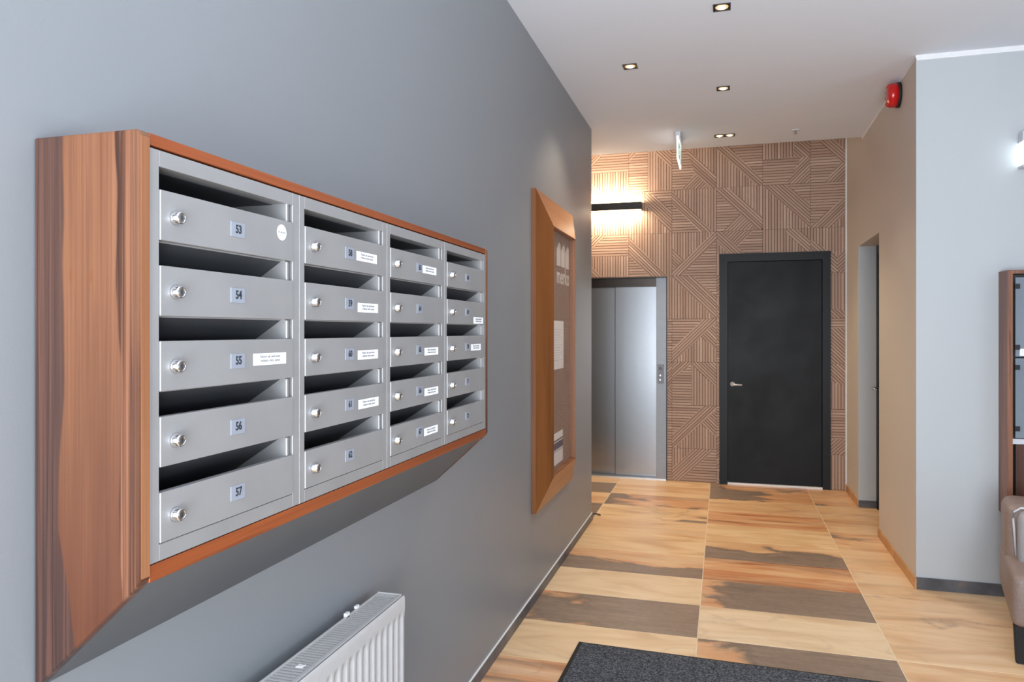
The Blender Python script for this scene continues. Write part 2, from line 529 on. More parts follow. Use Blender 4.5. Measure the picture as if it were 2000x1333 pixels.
FYW = -1.3
bx('wall_corridor', (-2.7, -1.115, END - 0.2, END, 0, CZ), 'grey_paint', kind='structure')
bm = nb(); box(bm, -1.115, WX, FYW, END, 0, CZ)
obj('wall_left', bm, 'grey_paint', kind='structure')
bx('wall_corridor_end', (-2.85, -2.7, END - 0.2, 7.05, 0, TOPZ), 'wall_paint', kind='structure')

# front wall behind the camera with the glazed entrance
FYW = -1.3
bm = nb()
box(bm, -1.115, -0.82, FYW - 0.15, FYW, 0, CZ); box(bm, 1.22, 3.42, FYW - 0.15, FYW, 0, CZ); box(bm, -0.82, 1.22, FYW - 0.15, FYW, 2.56, CZ)
obj('wall_front', bm, 'wall_paint', kind='structure')
win = empty('window_1', (0.2, FYW - 0.07, 0.0), kind='structure')
bm = nb()
for x in (-0.82, 0.175, 1.17):
    box(bm, x, x + 0.05, FYW - 0.1, FYW - 0.05, 0.0, 2.56)
box(bm, -0.82, 1.22, FYW - 0.1, FYW - 0.05, 0.0, 0.06); box(bm, -0.82, 1.22, FYW - 0.1, FYW - 0.05, 2.50, 2.56)
obj('window_frame', bm, 'black_frame', win)

# right-hand side wall with a window
bm = nb()
box(bm, 3.3, 3.42, -1.3, -0.7, 0, CZ); box(bm, 3.3, 3.42, 1.9, 4.5, 0, CZ); box(bm, 3.3, 3.42, -0.7, 1.9, 0, 0.5); box(bm, 3.3, 3.42, -0.7, 1.9, 2.5, CZ)
obj('wall_side', bm, 'wall_paint', kind='structure')
win = empty('window_2', (3.36, 0.6, 0.5), kind='structure')
bm = nb()
for y in (-0.7, 0.575, 1.85):
    box(bm, 3.33, 3.39, y, y + 0.05, 0.5, 2.5)
box(bm, 3.33, 3.39, -0.7, 1.9, 0.5, 0.56); box(bm, 3.33, 3.39, -0.7, 1.9, 2.44, 2.5)
obj('window_frame', bm, 'black_frame', win)

# wall with the door recess on the right (corridor side) and the grey face turned to the lobby
D0, D1, DH, RD = 5.33, 6.165, 2.02, 0.125
bm = nb()


def wedge(bm, y0, y1, z0, z1, xback):
    fs = prism(bm, [(rx(y0), y0), (xback, y0), (xback, y1), (rx(y1), y1)], 'z', z0, z1)
    return fs


wedge(bm, 4.3, D0, 0, CZ, 1.35); wedge(bm, D0, D1, DH, CZ, 1.35); wedge(bm, D1, 7.05, 0, CZ, 1.35)
wedge(bm, 5.8, 7.05, CZ, TOPZ, 1.35)
bm.normal_update()
bmesh.ops.recalc_face_normals(bm, faces=bm.faces)
for f in bm.faces:
    f.material_index = 1 if f.normal.y < -0.9 else 0
obj('wall_right', bm, ['beige_paint', 'wall_paint'], kind='structure', recalc=False)
bx('wall_lobby', (1.35, 3.42, 4.3, 4.5, 0, CZ), 'wall_paint', kind='structure')

# ceiling
bm = nb()
box(bm, -1.115, 3.42, FYW - 0.15, 4.3, CZ, CZ + 0.1); box(bm, WX, 1.35, 4.3, SLAB, CZ, CZ + 0.1); box(bm, -2.7, WX, END, SLAB, CZ, CZ + 0.1); box(bm, -1.115, WX, 4.3, END, CZ, CZ + 0.1)
box(bm, 1.35, 3.42, 4.3, 4.5, CZ, CZ + 0.1)
box(bm, -2.7, 1.35, SLAB - 0.3, 7.05, TOPZ, TOPZ + 0.1)
box(bm, -2.7, 1.35, SLAB - 0.3, SLAB - 0.28, CZ + 0.1, TOPZ)
obj('ceiling', bm, 'ceiling_paint', kind='structure')
bx('trim_1', (0.981, 3.3, 4.294, 4.3, CZ - 0.028, CZ), 'white_trim', kind='structure')
bm = nb(); prism(bm, [(rx(4.3) - 0.004, 4.294), (rx(4.3), 4.294), (rx(SLAB), SLAB), (rx(SLAB) - 0.004, SLAB)], 'z', CZ - 0.014, CZ)
obj('trim_2', bm, 'white_trim', kind='structure')

# ------------------------------------------------------------------ floor of 80 x 40 tiles
flr = bx('floor', (-2.7, 3.42, FYW - 0.15, 7.05, -0.12, -0.0012), 'grout', kind='structure')
TX0, TY0, TW, TH = -0.911, 3.337, 0.801, 0.4
# (column, row) -> seed, dark, du, dv, orange, vein, warm   (column 0 runs along the left wall, row 0 starts at y=3.337)
TS = {
    (0, -1): (1.2, -0.62, 0, 0, .05, .25, .4), (0, 0): (2.6, .24, .60, .1, .9, .1, .6), (0, 1): (3.1, -0.7, 0, 0, 0, .1, .25),
    (0, 2): (4.4, .06, -.35, -2.2, .5, .1, .8), (0, 3): (5.2, -0.7, 0, 0, .15, .2, .9), (0, 4): (6.3, -0.65, 0, 0, .35, .1, .9),
    (0, 5): (7.4, -.42, .7, -.8, .1, .8, 1), (0, 6): (8.8, -.12, -.55, 0, .75, .2, 1), (0, 7): (9.3, -.6, .3, 0, .3, .2, 1), (0, 8): (10.2, -.7, 0, 0, .1, .1, .9),
    (1, -1): (11.7, .30, 1.1, .3, .7, .1, .5), (1, 0): (12.1, -0.75, 0, 0, 0, .35, .1), (1, 1): (13.6, .32, 1.2, -.2, .9, .1, .5),
    (1, 2): (14.3, -0.75, 0, 0, 1, .1, 1), (1, 3): (15.8, .08, -.3, -2.2, .3, .1, .9), (1, 4): (16.2, -0.72, 0, 0, .1, .1, 1),
    (1, 5): (17.5, -0.75, 0, 0, 1, .2, 1), (1, 6): (18.3, -.45, .5, 0, .4, .6, 1), (1, 7): (19.9, .02, -.55, .9, .9, .1, 1), (1, 8): (20.4, -.02, -.4, 0, .9, .1, 1),
    (2, -1): (21.4, -.72, 0, 0, .4, .15, .7), (2, -2): (22.2, -.5, 0, 0, .95, .2, .7), (2, 0): (23.3, -.75, 0, 0, .3, .2, .5), (2, 1): (24.6, -.62, 0, 0, .35, .9, .45), (2, 2): (25.7, -.66, 0, 0, .3, .5, .5),
    (2, 3): (26.4, -.7, 0, 0, .35, .2, .8), (2, 4): (27.2, -.42, -.6, 1.0, .55, .7, 1), (2, 5): (28.3, -.75, 0, 0, .5, .2, 1), (2, 6): (29.2, -.75, 0, 0, .45, .1, 1), (2, 7): (30.6, -.42, -.7, -.5, .8, .2, 1), (2, 8): (31.4, -.7, 0, 0, .8, .2, 1),
    (-1, 5): (32.2, .1, .1, .7, .2, .1, .9), (-1, 6): (33.4, -.7, 0, 0, .5, .1, 1), (-1, 7): (34.6, .2, .1, .6, .1, .1, .8), (-1, 8): (35.5, -.7, 0, 0, .2, .1, .8),
}
tb = nb(); box(tb, -TW / 2 + 0.002, TW / 2 - 0.002, -TH / 2 + 0.0014, TH / 2 - 0.0014, -0.012, 0.0)
for f in list(tb.faces):
    pass
es = [e for e in tb.edges if all(abs(v.co.z) < 1e-6 for v in e.verts)]
bmesh.ops.bevel(tb, geom=es, offset=0.001, segments=1, affect='EDGES')
tile_me = bpy.data.meshes.new('floor_tile'); tb.to_mesh(tile_me); tb.free(); tile_me.materials.append(MATS['floor_tile'])
rng = random.Random(3)
for ci in range(-1, 5):
    for ri in range(-11, 9):
        x = TX0 + (ci + 0.5) * TW; y = TY0 + (ri + 0.5) * TH
        if ci == -1 and ri < 4: continue
        if ci > 2 and ri > 2: continue
        me = tile_me
        x0, x1, y0, y1 = x - TW / 2, x + TW / 2, y - TH / 2, y + TH / 2
        cx0, cx1, cy0, cy1 = x0, x1, y0, y1
        if ci == 2 and ri >= 3: cx1 = 1.27                               # runs under the door recess
        if ci == 2 and ri == 2: cx1 = x1; cy1 = min(y1, 4.55)
        if ri == 8: cy1 = 6.79
        if ci == -1: cx0 = x0
        me_c = None
        if (cx0, cx1, cy0, cy1) != (x0, x1, y0, y1):
            b2 = nb(); box(b2, cx0 - x + 0.0015, cx1 - x - 0.0015, cy0 - y + 0.0012, cy1 - y - 0.0012, -0.012, 0.0)
            me_c = bpy.data.meshes.new('floor_tile'); b2.to_mesh(me_c); b2.free(); me_c.materials.append(MATS['floor_tile'])
        o = link('tile', me_c or tile_me, (x, y, 0.0), None, flr)
        s = TS.get((ci, ri))
        if s is None:
            g = rng.random()
            s = (40 + rng.random() * 40, .12 if g < .3 else -.7, rng.uniform(-.3, .3), rng.uniform(-.6, .6), .9 if .3 <= g < .5 else rng.uniform(0, .4), rng.uniform(0, .5), rng.uniform(.2, .8))
        for k, val in zip(('seed', 'dark', 'du', 'dv', 'orange', 'vein', 'warm'), s):
            o[k] = float(val)
        o['amp'] = 1.0 if s[1] > 0.1 else 1.5

# skirting
bm = nb(); box(bm, WX, WX + 0.010, FYW, END + 0.008, 0, 0.046, 0.001); box(bm, -2.7, WX + 0.010, END, END + 0.008, 0, 0.046)
bb = obj('baseboard_left', bm, 'stone_plinth', kind='structure')
bx('sealant_line', (WX, WX + 0.006, FYW, END + 0.006, 0.0462, 0.0505), 'white_trim', bb)
bx('baseboard_lobby', (0.981, 3.3, 4.291, 4.3, 0, 0.062), 'stone_plinth', kind='structure')
bm = nb()
for y0, y1 in ((4.3, D0), (D1, BY)):
    prism(bm, [(rx(y0) - 0.009, y0 - (0.009 if y0 == 4.3 else 0)), (rx(y0), y0 - (0.009 if y0 == 4.3 else 0)), (rx(y1), y1), (rx(y1) - 0.009, y1)], 'z', 0, 0.055)
bb = obj('baseboard_right', bm, 'tan_plinth', kind='structure')
bx('baseboard_recess', (rx(D1), rx(D1) + RD, D1 - 0.009, D1, 0, 0.055), 'stone_plinth', kind='structure')

# ------------------------------------------------------------------ back wall with carved slat panels
EL = (-9, -0.491, -1, 1.862)         # lift opening  (x0,x1,z0,z1)
DR = (-0.033, 0.886, -1, 2.052)      # black door with frame
bm = nb()
box(bm, -2.7, -1.62, BY + 0.02, 7.05, 0, TOPZ)
box(bm, -1.62, EL[1], BY + 0.02, 7.05, EL[3], TOPZ)
box(bm, EL[1], DR[0], BY + 0.02, 7.05, 0, TOPZ)
box(bm, DR[0], DR[1], BY + 0.02, 7.05, DR[3], TOPZ)
box(bm, DR[1], 1.10, BY + 0.02, 7.05, 0, TOPZ)
wb = obj('wall_back', bm, 'backing', kind='structure')

PW = 0.3912
PX = [-0.84 + PW * k for k in range(-4, 5)]          # left edges
PZ = [2.6485 - PW * k for k in range(0, 8)]           # lower edges
H, V_, DS, DB = 0.0, 90.0, 45.0, -45.0
TA = [(H, [(0, .5), (1, .5), (1, 1), (.45, 1), (0, .55)]), (DS, [(0, .55), (.45, 1), (0, 1)]), (V_, [(.38, 0), (1, 0), (1, .5), (0, .5), (0, .38)]), (DB, [(0, 0), (.38, 0), (0, .38)])]
TB = [(V_, [(0, 1), (1, 1), (1, 0), (.9, 0), (0, .95)]), (DB, [(0, .95), (.9, 0), (.5, 0), (0, .5)]), (H, [(0, 0), (.5, 0), (0, .5)])]
TB2 = [(V_, [(0, 1), (1, 1), (1, 0), (.93, 0), (0, .98)]), (DB, [(0, .98), (.93, 0), (.65, 0), (0, .68)]), (H, [(0, 0), (.65, 0), (0, .68)])]
TC = [(H, [(0, 1), (.72, 1), (0, .3)]), (DS, [(.72, 1), (1, 1), (1, .93), (.05, 0), (0, 0), (0, .3)]), (V_, [(.05, 0), (1, 0), (1, .3), (.65, .58)]), (DB, [(.65, .58), (1, .3), (1, .93)])]
TD = [(DB, [(0, .98), (0, 1), (.47, 1), (1, .5), (1, 0), (.97, 0)]), (V_, [(0, 0), (.97, 0), (0, .98)]), (H, [(.47, 1), (1, 1), (1, .5)])]
TE = [(H, [(0, 0), (.44, 0), (.44, .95), (0, .6)]), (DS, [(0, .6), (.44, .95), (.44, 1), (0, 1)]), (V_, [(.44, 0), (1, 0), (1, .42), (.44, .95)]), (DB, [(.44, .95), (1, .42), (1, 1), (.44, 1)])]
TF = [(V_, [(0, 1), (.5, 1), (0, .52)]), (DS, [(0, .52), (.5, 1), (.95, 1), (0, .05)]), (H, [(0, 0), (1, 0), (1, 1), (.95, 1), (0, .05)])]
TV = [(V_, [(0, 0), (1, 0), (1, 1), (0, 1)])]
TH_ = [(H, [(0, 0), (1, 0), (1, 1), (0, 1)])]
P = {}
P[0, 0] = TA
P[1, 0] = [(DS, [(0, .72), (.24, 1), (0, 1)]), (H, [(0, 0), (.44, 0), (.44, 1), (.24, 1), (0, .72)]), (V_, [(.44, 0), (1, 0), (1, .5), (.5, 1), (.44, 1)]), (DB, [(.5, 1), (1, 1), (1, .5)])]
P[2, 0] = [(H, [(0, 0), (.24, 0), (.52, .36), (.30, 1), (0, 1)]), (DS, [(.24, 0), (.88, 0), (.52, .36)]), (DB, [(.30, 1), (1, .27), (1, 0), (.88, 0), (.52, .36)]), (V_, [(.30, 1), (1, 1), (1, .27)])]
P[3, 0] = [(DB, [(0, .88), (0, 1), (.2, 1), (1, .12), (1, 0), (.88, 0)]), (V_, [(0, 0), (.88, 0), (0, .88)]), (H, [(.2, 1), (1, 1), (1, .12)])]
P[4, 0] = [(V_, [(0, .58), (.62, .58), (.70, 1), (0, 1)]), (DB, [(.70, 1), (1, 1), (1, .58), (.62, .58)]), (H, [(0, 0), (.5, 0), (.82, .58), (0, .58)]), (DS, [(.5, 0), (1, 0), (1, .58), (.82, .58)])]
P[5, 0] = [(H, [(0, 0), (.3, 0), (.62, .45), (.1, 1), (0, 1)]), (DS, [(.3, 0), (1, 0), (1, .1), (.62, .45)]), (DB, [(.1, 1), (.4, 1), (1, .4), (1, .1), (.62, .45)]), (V_, [(.4, 1), (1, 1), (1, .4)])]
P[0, 1] = TV
P[1, 1] = [(V_, [(0, 0), (.38, 0), (.38, 1), (0, 1)]), (V_, [(.38, 0), (.98, 0), (.38, .68)]), (DB, [(.38, .68), (.98, 0), (1, 0), (1, .5), (.6, .9), (.38, .98)]), (H, [(.6, .9), (1, .5), (1, 1), (.38, 1), (.38, .98)])]
P[2, 1] = TB2
P[3, 1] = [(V_, [(.25, 1), (1, 1), (1, .3)]), (DB, [(0, 1), (.25, 1), (1, .3), (1, .05), (.95, 0), (.9, 0), (0, .88)]), (H, [(0, 0), (.15, 0), (.51, .38), (0, .88)]), (DS, [(.15, 0), (.9, 0), (.51, .38)])]
P[4, 1] = [(DB, [(0, 1), (.48, 1), (1, .55), (1, 0)]), (V_, [(0, 0), (1, 0), (0, 1)]), (H, [(.48, 1), (1, 1), (1, .55)])]
P[5, 1] = [(H, [(0, 1), (1, 1), (1, .93), (0, .05)]), (DS, [(0, 0), (.4, 0), (1, .55), (1, .93), (0, .05)]), (V_, [(.4, 0), (1, 0), (1, .55)])]
P[0, 2] = TA
P[1, 2] = TB
P[2, 2] = [(V_, [(0, 1), (.95, 1), (.27, .356), (0, .67)]), (DB, [(0, .67), (.27, .356), (0, .1)]), (DS, [(.95, 1), (1, 1), (1, .8), (.22, 0), (0, 0), (0, .1)]), (H, [(.22, 0), (1, 0), (1, .8)])]
P[3, 2] = [(DS, [(.1, 1), (.82, 1), (.46, .64)]), (DB, [(0, .75), (0, 1), (.1, 1), (1, .1), (1, 0), (.75, 0)]), (H, [(.46, .64), (.82, 1), (1, 1), (1, .1)]), (V_, [(0, 0), (.75, 0), (0, .75)])]
P[4, 2] = [(V_, [(0, 0), (.5, 0), (.5, 1), (0, 1)]), (V_, [(.5, 0), (1, 0), (1, .4), (.5, .92)]), (DB, [(.5, .92), (1, .4), (1, .75), (.72, 1), (.5, 1)]), (V_, [(.72, 1), (1, 1), (1, .75)])]
P[5, 2] = [(V_, [(0, 1), (1, 1), (1, .75), (.55, .35), (0, .75)]), (DB, [(0, .75), (.55, .35), (.55, 0), (0, 0)]), (DS, [(.55, .35), (1, .75), (1, 0), (.55, 0)])]
P[2, 3] = TD
P[2, 4] = TC
P[2, 5] = TE
P[2, 6] = TC
P[2, 7] = TF
P[1, 3] = TV; P[1, 4] = TH_; P[1, 5] = [(DS, [(0, .4), (1, .4), (1, 1), (0, 1)]), (DB, [(0, 0), (1, 0), (1, .4), (0, .4)])]; P[1, 6] = TH_; P[1, 7] = TH_
P[5, 3] = [(V_, [(0, .3), (1, .12), (1, 1), (0, 1)]), (DB, [(0, 0), (1, 0), (1, .12), (0, .3)])]
P[5, 4] = [(H, [(0, .78), (1, .78), (1, 1), (0, 1)]), (DB, [(0, 0), (1, 0), (1, .78), (0, .78)])]
P[5, 5] = [(DB, [(0, .75), (1, .42), (1, 1), (0, 1)]), (V_, [(0, 0), (1, 0), (1, .42), (0, .75)])]
P[5, 6] = [(H, [(0, .35), (1, .35), (1, 1), (0, 1)]), (DS, [(0, 0), (1, 0), (1, .35), (0, .35)])]
P[5, 7] = TV


def clip_half(poly, nx, nz, d):
    """keep points with nx*x+nz*z <= d"""
    out = []
    n = len(poly)
    for i in range(n):
        a, b = poly[i], poly[(i + 1) % n]
        da = nx * a[0] + nz * a[1] - d; db = nx * b[0] + nz * b[1] - d
        if da <= 0: out.append(a)
        if (da < 0 < db) or (db < 0 < da):
            tt = da / (da - db); out.append((a[0] + (b[0] - a[0]) * tt, a[1] + (b[1] - a[1]) * tt))
    return out


def area2(p):
    return abs(sum(p[i][0] * p[(i + 1) % len(p)][1] - p[(i + 1) % len(p)][0] * p[i][1] for i in range(len(p)))) / 2


def subtract(rects, hole):
    out = []
    hx0, hx1, hz0, hz1 = hole
    for x0, x1, z0, z1 in rects:
        if hx1 <= x0 or hx0 >= x1 or hz1 <= z0 or hz0 >= z1:
            out.append((x0, x1, z0, z1)); continue
        if z1 > hz1: out.append((x0, x1, hz1, z1)); z1 = hz1
        if x0 < hx0: out.append((x0, hx0, z0, z1))
        if x1 > hx1: out.append((hx1, x1, z0, z1))
    return [r for r in out if r[1] - r[0] > 0.003 and r[3] - r[2] > 0.003]


rng = random.Random(11)
for ci in range(-3, 6):
    for ri in range(0, 8):
        px, pz = -0.84 + PW * (ci - 1), PZ[ri]
        full = (px + 0.0008, min(px + PW - 0.0008, 1.008), max(pz + 0.0008, 0.002), pz + PW - 0.0008)
        rects = subtract(subtract([full], EL), DR)
        if not rects: continue
        regs = P.get((ci, ri)) or [TA, TB, TD, TC][(ci * 3 + ri) % 4]
        bm = nb(); lay = bm.faces.layers.float.new('tone_f')
        for (x0, x1, z0, z1) in rects:
            for f in box(bm, x0, x1, BY + 0.006, BY + 0.02, z0, z1, mi=1): pass
            for ang, poly in regs:
                pitch = PW / 16.0 if ang in (0.0, 90.0) else PW / 18.0
                gap = 0.0052
                pw = [(px + u * PW, pz + v * PW) for u, v in poly]
                for n_, d_ in (((1, 0), x1), ((-1, 0), -x0), ((0, 1), z1), ((0, -1), -z0)):
                    pw = clip_half(pw, n_[0], n_[1], d_)
                    if len(pw) < 3: break
                if len(pw) < 3: continue
                a = math.radians(ang); nx, nz = -math.sin(a), math.cos(a)
                off = px * nx + pz * nz
                vals = [p[0] * nx + p[1] * nz - off for p in pw]
                k = math.floor(min(vals) / pitch)
                while k * pitch < max(vals):
                    s0_ = k * pitch + gap / 2 + off; s1_ = (k + 1) * pitch - gap / 2 + off
                    q = clip_half(clip_half(pw, nx, nz, s1_), -nx, -nz, -s0_)
                    k += 1
                    if len(q) < 3 or area2(q) < 2e-5: continue
                    qq = [q[0]]
                    for p in q[1:]:
                        if math.hypot(p[0] - qq[-1][0], p[1] - qq[-1][1]) > 1e-5: qq.append(p)
                    if math.hypot(qq[0][0] - qq[-1][0], qq[0][1] - qq[-1][1]) < 1e-5: qq.pop()
                    if len(qq) < 3: continue
                    tone = min(1, max(0, rng.gauss(0.5, 0.22)))
                    for f in prism(bm, qq, 'y', BY, BY + 0.007):
                        f[lay] = tone
        bmesh.ops.recalc_face_normals(bm, faces=bm.faces)
        tones = [f[lay] for f in bm.faces]
        o = obj('wall_panel', bm, ['slat_wood', 'slat_groove'], wb, recalc=False)
        at = o.data.attributes.new('tone', 'FLOAT', 'FACE')
        at.data.foreach_set('value', tones)
bx('edge_bead', (1.004, 1.014, BY - 0.006, BY + 0.02, 0, TOPZ), 'white_trim', wb)

# ------------------------------------------------------------------ lift door
lift = empty('door_1', (-1.05, BY, 0), kind='structure', label='stainless steel lift door with two sliding panels beside the slat wall')
bm = nb(); box(bm, -0.5, -0.491, BY - 0.004, 7.0, 0, 1.862); box(bm, -1.62, -0.5, BY - 0.004, 7.0, 1.852, 1.862); box(bm, -1.62, -1.61, BY - 0.004, 7.0, 0, 1.852)
obj('surround', bm, 'black_metal', lift)
bx('jamb', (-0.59, -0.5, BY + 0.004, 6.95, 0.012, 1.852), 'matte_steel', lift, 0.001)
bx('jamb', (-1.61, -1.52, BY + 0.004, 6.95, 0.012, 1.852), 'matte_steel', lift, 0.001)
bx('lintel', (-1.52, -0.59, BY + 0.030, 6.95, 1.775, 1.852), 'dark_steel', lift, 0.001)  # dark reflection on the stainless lintel is put into its base colour
bx('door_panel', (-0.975, -0.58, BY + 0.075, BY + 0.10, 0.014, 1.80), 'stainless', lift, 0.001)
bx('door_panel', (-1.535, -0.965, BY + 0.105, BY + 0.13, 0.014, 1.80), 'stainless', lift, 0.001)
bx('seam_shadow', (-0.979, -0.975, BY + 0.074, BY + 0.100, 0.014, 1.80), 'black_metal', lift)  # black strip added to stand for the shadow line at the panel seam
bx('sill', (-1.61, -0.5, BY - 0.002, 7.0, 0.0, 0.012), 'aluminium', lift)
bx('shaft_back', (-1.62, -0.491, 7.0, 7.05, 0.0, 1.862), 'black_metal', lift)
cp = bx('call_panel', (-0.576, -0.522, BY - 0.010, BY + 0.004, 0.886, 1.060), 'panel_grey', lift, 0.001)
bx('display', (-0.566, -0.536, BY - 0.0115, BY - 0.010, 1.012, 1.036), 'dark_red_display', cp)
for z in (0.958, 0.918):
    bm = nb(); lathe(bm, [(0, 0.009), (0.004, 0.009), (0.005, 0.007)], (-0.552, BY - 0.010, z), '-y', 16)
    obj('button', bm, 'chrome', cp)

# ------------------------------------------------------------------ black service door
dr = empty('door_2', (0.42, BY, 0), kind='structure', label='tall black wood-grain door in a wide black frame')
FY = BY - 0.022
bm = nb()
box(bm, -0.033, 0.037, FY, BY + 0.1, 0, 2.052); box(bm, 0.82, 0.886, FY, BY + 0.1, 0, 2.052); box(bm, 0.037, 0.82, FY, BY + 0.1, 1.981, 2.052)
obj('door_frame', bm, 'black_frame', dr)
leaf = bx('door_leaf', (0.040, 0.817, FY + 0.018, FY + 0.06, 0.022, 1.978), 'black_door', dr, 0.0015)
bx('threshold', (0.037, 0.82, FY - 0.006, BY + 0.1, 0, 0.017), 'white_trim', dr, 0.002)
bm = nb(); lathe(bm, [(0, 0.024), (0.004, 0.024), (0.006, 0.021)], (0.080, FY + 0.018, 0.893), '-y', 20)
obj('handle_rose', bm, 'dark_steel', leaf)
bm = nb(); tube(bm, [(0.080, FY + 0.014, 0.893), (0.080, FY - 0.026, 0.893), (0.084, FY - 0.034, 0.893), (0.092, FY - 0.037, 0.892), (0.160, FY - 0.037, 0.889)], 0.0085, 12)
obj('door_handle', bm, 'satin_nickel', leaf)
bx('wall_behind_door', (-0.033, 0.886, BY + 0.1, 7.05, 0, 2.052), 'black_metal', wb)

# ------------------------------------------------------------------ black glazed door in the right-hand recess
d3 = empty('door_3', (1.13, 5.75, 0), kind='structure', label='black glazed door set back in the beige wall recess')
dx = rx(D1) + RD
bm = nb()
box(bm, dx, dx + 0.06, D0, D0 + 0.07, 0, DH); box(bm, dx, dx + 0.06, D1 - 0.06, D1, 0, DH); box(bm, dx, dx + 0.06, D0 + 0.07, D1 - 0.06, DH - 0.07, DH)
obj('door_frame', bm, 'black_frame', d3)
bm = nb()
y0, y1 = D0 + 0.072, D1 - 0.062
box(bm, dx + 0.008, dx + 0.05, y0, y0 + 0.09, 0.01, DH - 0.072); box(bm, dx + 0.008, dx + 0.05, y1 - 0.09, y1, 0.01, DH - 0.072)
for z0, z1 in ((0.01, 0.2), (0.86, 0.96), (1.42, 1.46), (DH - 0.18, DH - 0.072)):
    box(bm, dx + 0.008, dx + 0.05, y0 + 0.09, y1 - 0.09, z0, z1)
lf = obj('door_leaf', bm, 'black_frame', d3)
for z0, z1 in ((0.2, 0.86), (0.96, 1.42), (1.46, DH - 0.18)):
    bx('pane', (dx + 0.026, dx + 0.032, y0 + 0.09, y1 - 0.09, z0, z1), 'dark_glass', lf)
bm = nb(); tube(bm, [(dx + 0.01, y1 - 0.045, 0.93), (dx - 0.04, y1 - 0.045, 0.93), (dx - 0.045, y1 - 0.055, 0.93), (dx - 0.045, y1 - 0.16, 0.93)], 0.009, 10)
obj('door_handle', bm, 'aluminium', lf)
bx('notice', (dx + 0.0065, dx + 0.008, D1 - 0.30, D1 - 0.155, 1.16, 1.19), 'paper', lf)
bx('room_behind', (dx + 0.06, dx + 0.07, D0, D1, 0, DH), 'black_metal', d3)

# ------------------------------------------------------------------ mailbox cabinet on the left wall
FX = -0.735
mb = empty('mailbox_cabinet', (-0.825, 1.516, 0.868), 'wall-hung block of twenty silver mailboxes in a striped wooden case', 'mailboxes')


def side_panel(y0, y1):
    bm = nb()
    pts = [(WX + 0.002, 0.868), (WX + 0.002, 1.6295)]
    for k in range(5):
        a = math.radians(90 - 22.5 * k); pts.append((FX - 0.007 + 0.007 * math.cos(a), 1.6295 - 0.007 + 0.007 * math.sin(a)))
    pts += [(FX, 1.034), (FX - 0.008, 1.0225)]
    prism(bm, pts, 'y', y0, y1, bev=0.0012)
    return bm


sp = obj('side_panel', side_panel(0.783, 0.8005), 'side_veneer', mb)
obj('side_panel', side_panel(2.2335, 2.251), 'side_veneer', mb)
bx('edge_strip', (FX - 0.0005, FX + 0.0006, 0.7845, 0.7992, 1.036, 1.621), 'edge_wood', sp)
bx('top_board', (WX + 0.002, FX - 0.001, 0.8005, 2.2335, 1.6125, 1.6285), 'board_wood', mb, 0.001)
bx('bottom_board', (WX + 0.002, FX - 0.001, 0.8005, 2.2335, 1.026, 1.0485), 'board_wood', mb, 0.001)
bm = nb()
prism(bm, [(FX - 0.010, 1.0262), (FX - 0.0165, 1.0262), (WX + 0.002, 0.8765), (WX + 0.002, 0.8680)], 'y', 0.801, 2.233)
obj('sloped_base', bm, 'graphite_board', mb)
# steel columns
UW = 0.358
Y0 = 0.8008
ST0, ST1 = 1.0500, 1.6095
ROWB = [1.4872 - 0.1033 * k for k in range(5)]
DHT = 0.069
num = 53
stick = {55: (1.0217, 1.3165), 58: (1.3697, 1.5210), 59: (1.3753, 1.4130), 60: (1.3753, 1.3128), 61: (1.3779, 1.2084), 63: (1.7172, 1.5215), 65: (1.7305, 1.3105),
         66: (1.7305, 1.2058), 67: (1.7271, 1.1036), 69: (2.1117, 1.3964), 70: (2.0877, 1.3137)}


def column_mesh():
    bm = nb()
    y0, y1 = 0.0, UW
    X1 = FX - 0.0015
    box(bm, X1 - 0.03, X1, y0 + 0.0004, y0 + 0.0172, ST0, ST1, 0.0008)                    # left stile
    box(bm, X1 - 0.03, X1, y0 + 0.3368, y1 - 0.0004, ST0, ST1, 0.0010)                   # right stile
    box(bm, X1 - 0.03, X1, y0 + 0.0172, y0 + 0.3368, 1.5872, ST1, 0.0008)                # top rail
    box(bm, X1 - 0.03, X1, y0 + 0.0172, y0 + 0.3368, ST0, 1.0728, 0.0008)                # bottom rail
    # body: back, sides, shelves (dark inside, the right-hand cheek in the paint of the front)
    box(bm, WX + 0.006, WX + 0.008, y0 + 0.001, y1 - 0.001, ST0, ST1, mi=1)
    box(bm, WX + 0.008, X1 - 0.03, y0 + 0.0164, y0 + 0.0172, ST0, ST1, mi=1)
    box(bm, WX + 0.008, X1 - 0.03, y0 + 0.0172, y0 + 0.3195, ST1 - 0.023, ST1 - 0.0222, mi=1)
    box(bm, WX + 0.008, X1 - 0.004, y0 + 0.3195, y0 + 0.3203, ST0 + 0.02, ST1 - 0.022)
    for r in range(5):
        zb = ROWB[r]
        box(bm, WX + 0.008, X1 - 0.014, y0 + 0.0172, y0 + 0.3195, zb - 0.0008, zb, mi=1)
        # folded post beside the slot
        box(bm, X1 - 0.006, X1 - 0.0005, y0 + 0.3195, y0 + 0.3262, zb + DHT, zb + 0.1020, 0.0016)
        box(bm, X1 - 0.02, X1 - 0.010, y0 + 0.3262, y0 + 0.3368, zb + DHT - 0.002, zb + 0.1020)
        if r > 0:
            # sloping letter chute behind the slot
            zt = zb + 0.1020
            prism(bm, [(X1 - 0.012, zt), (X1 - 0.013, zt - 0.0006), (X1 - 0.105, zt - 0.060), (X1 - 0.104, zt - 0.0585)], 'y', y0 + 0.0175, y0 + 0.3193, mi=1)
    bmesh.ops.recalc_face_normals(bm, faces=bm.faces)
    return bm


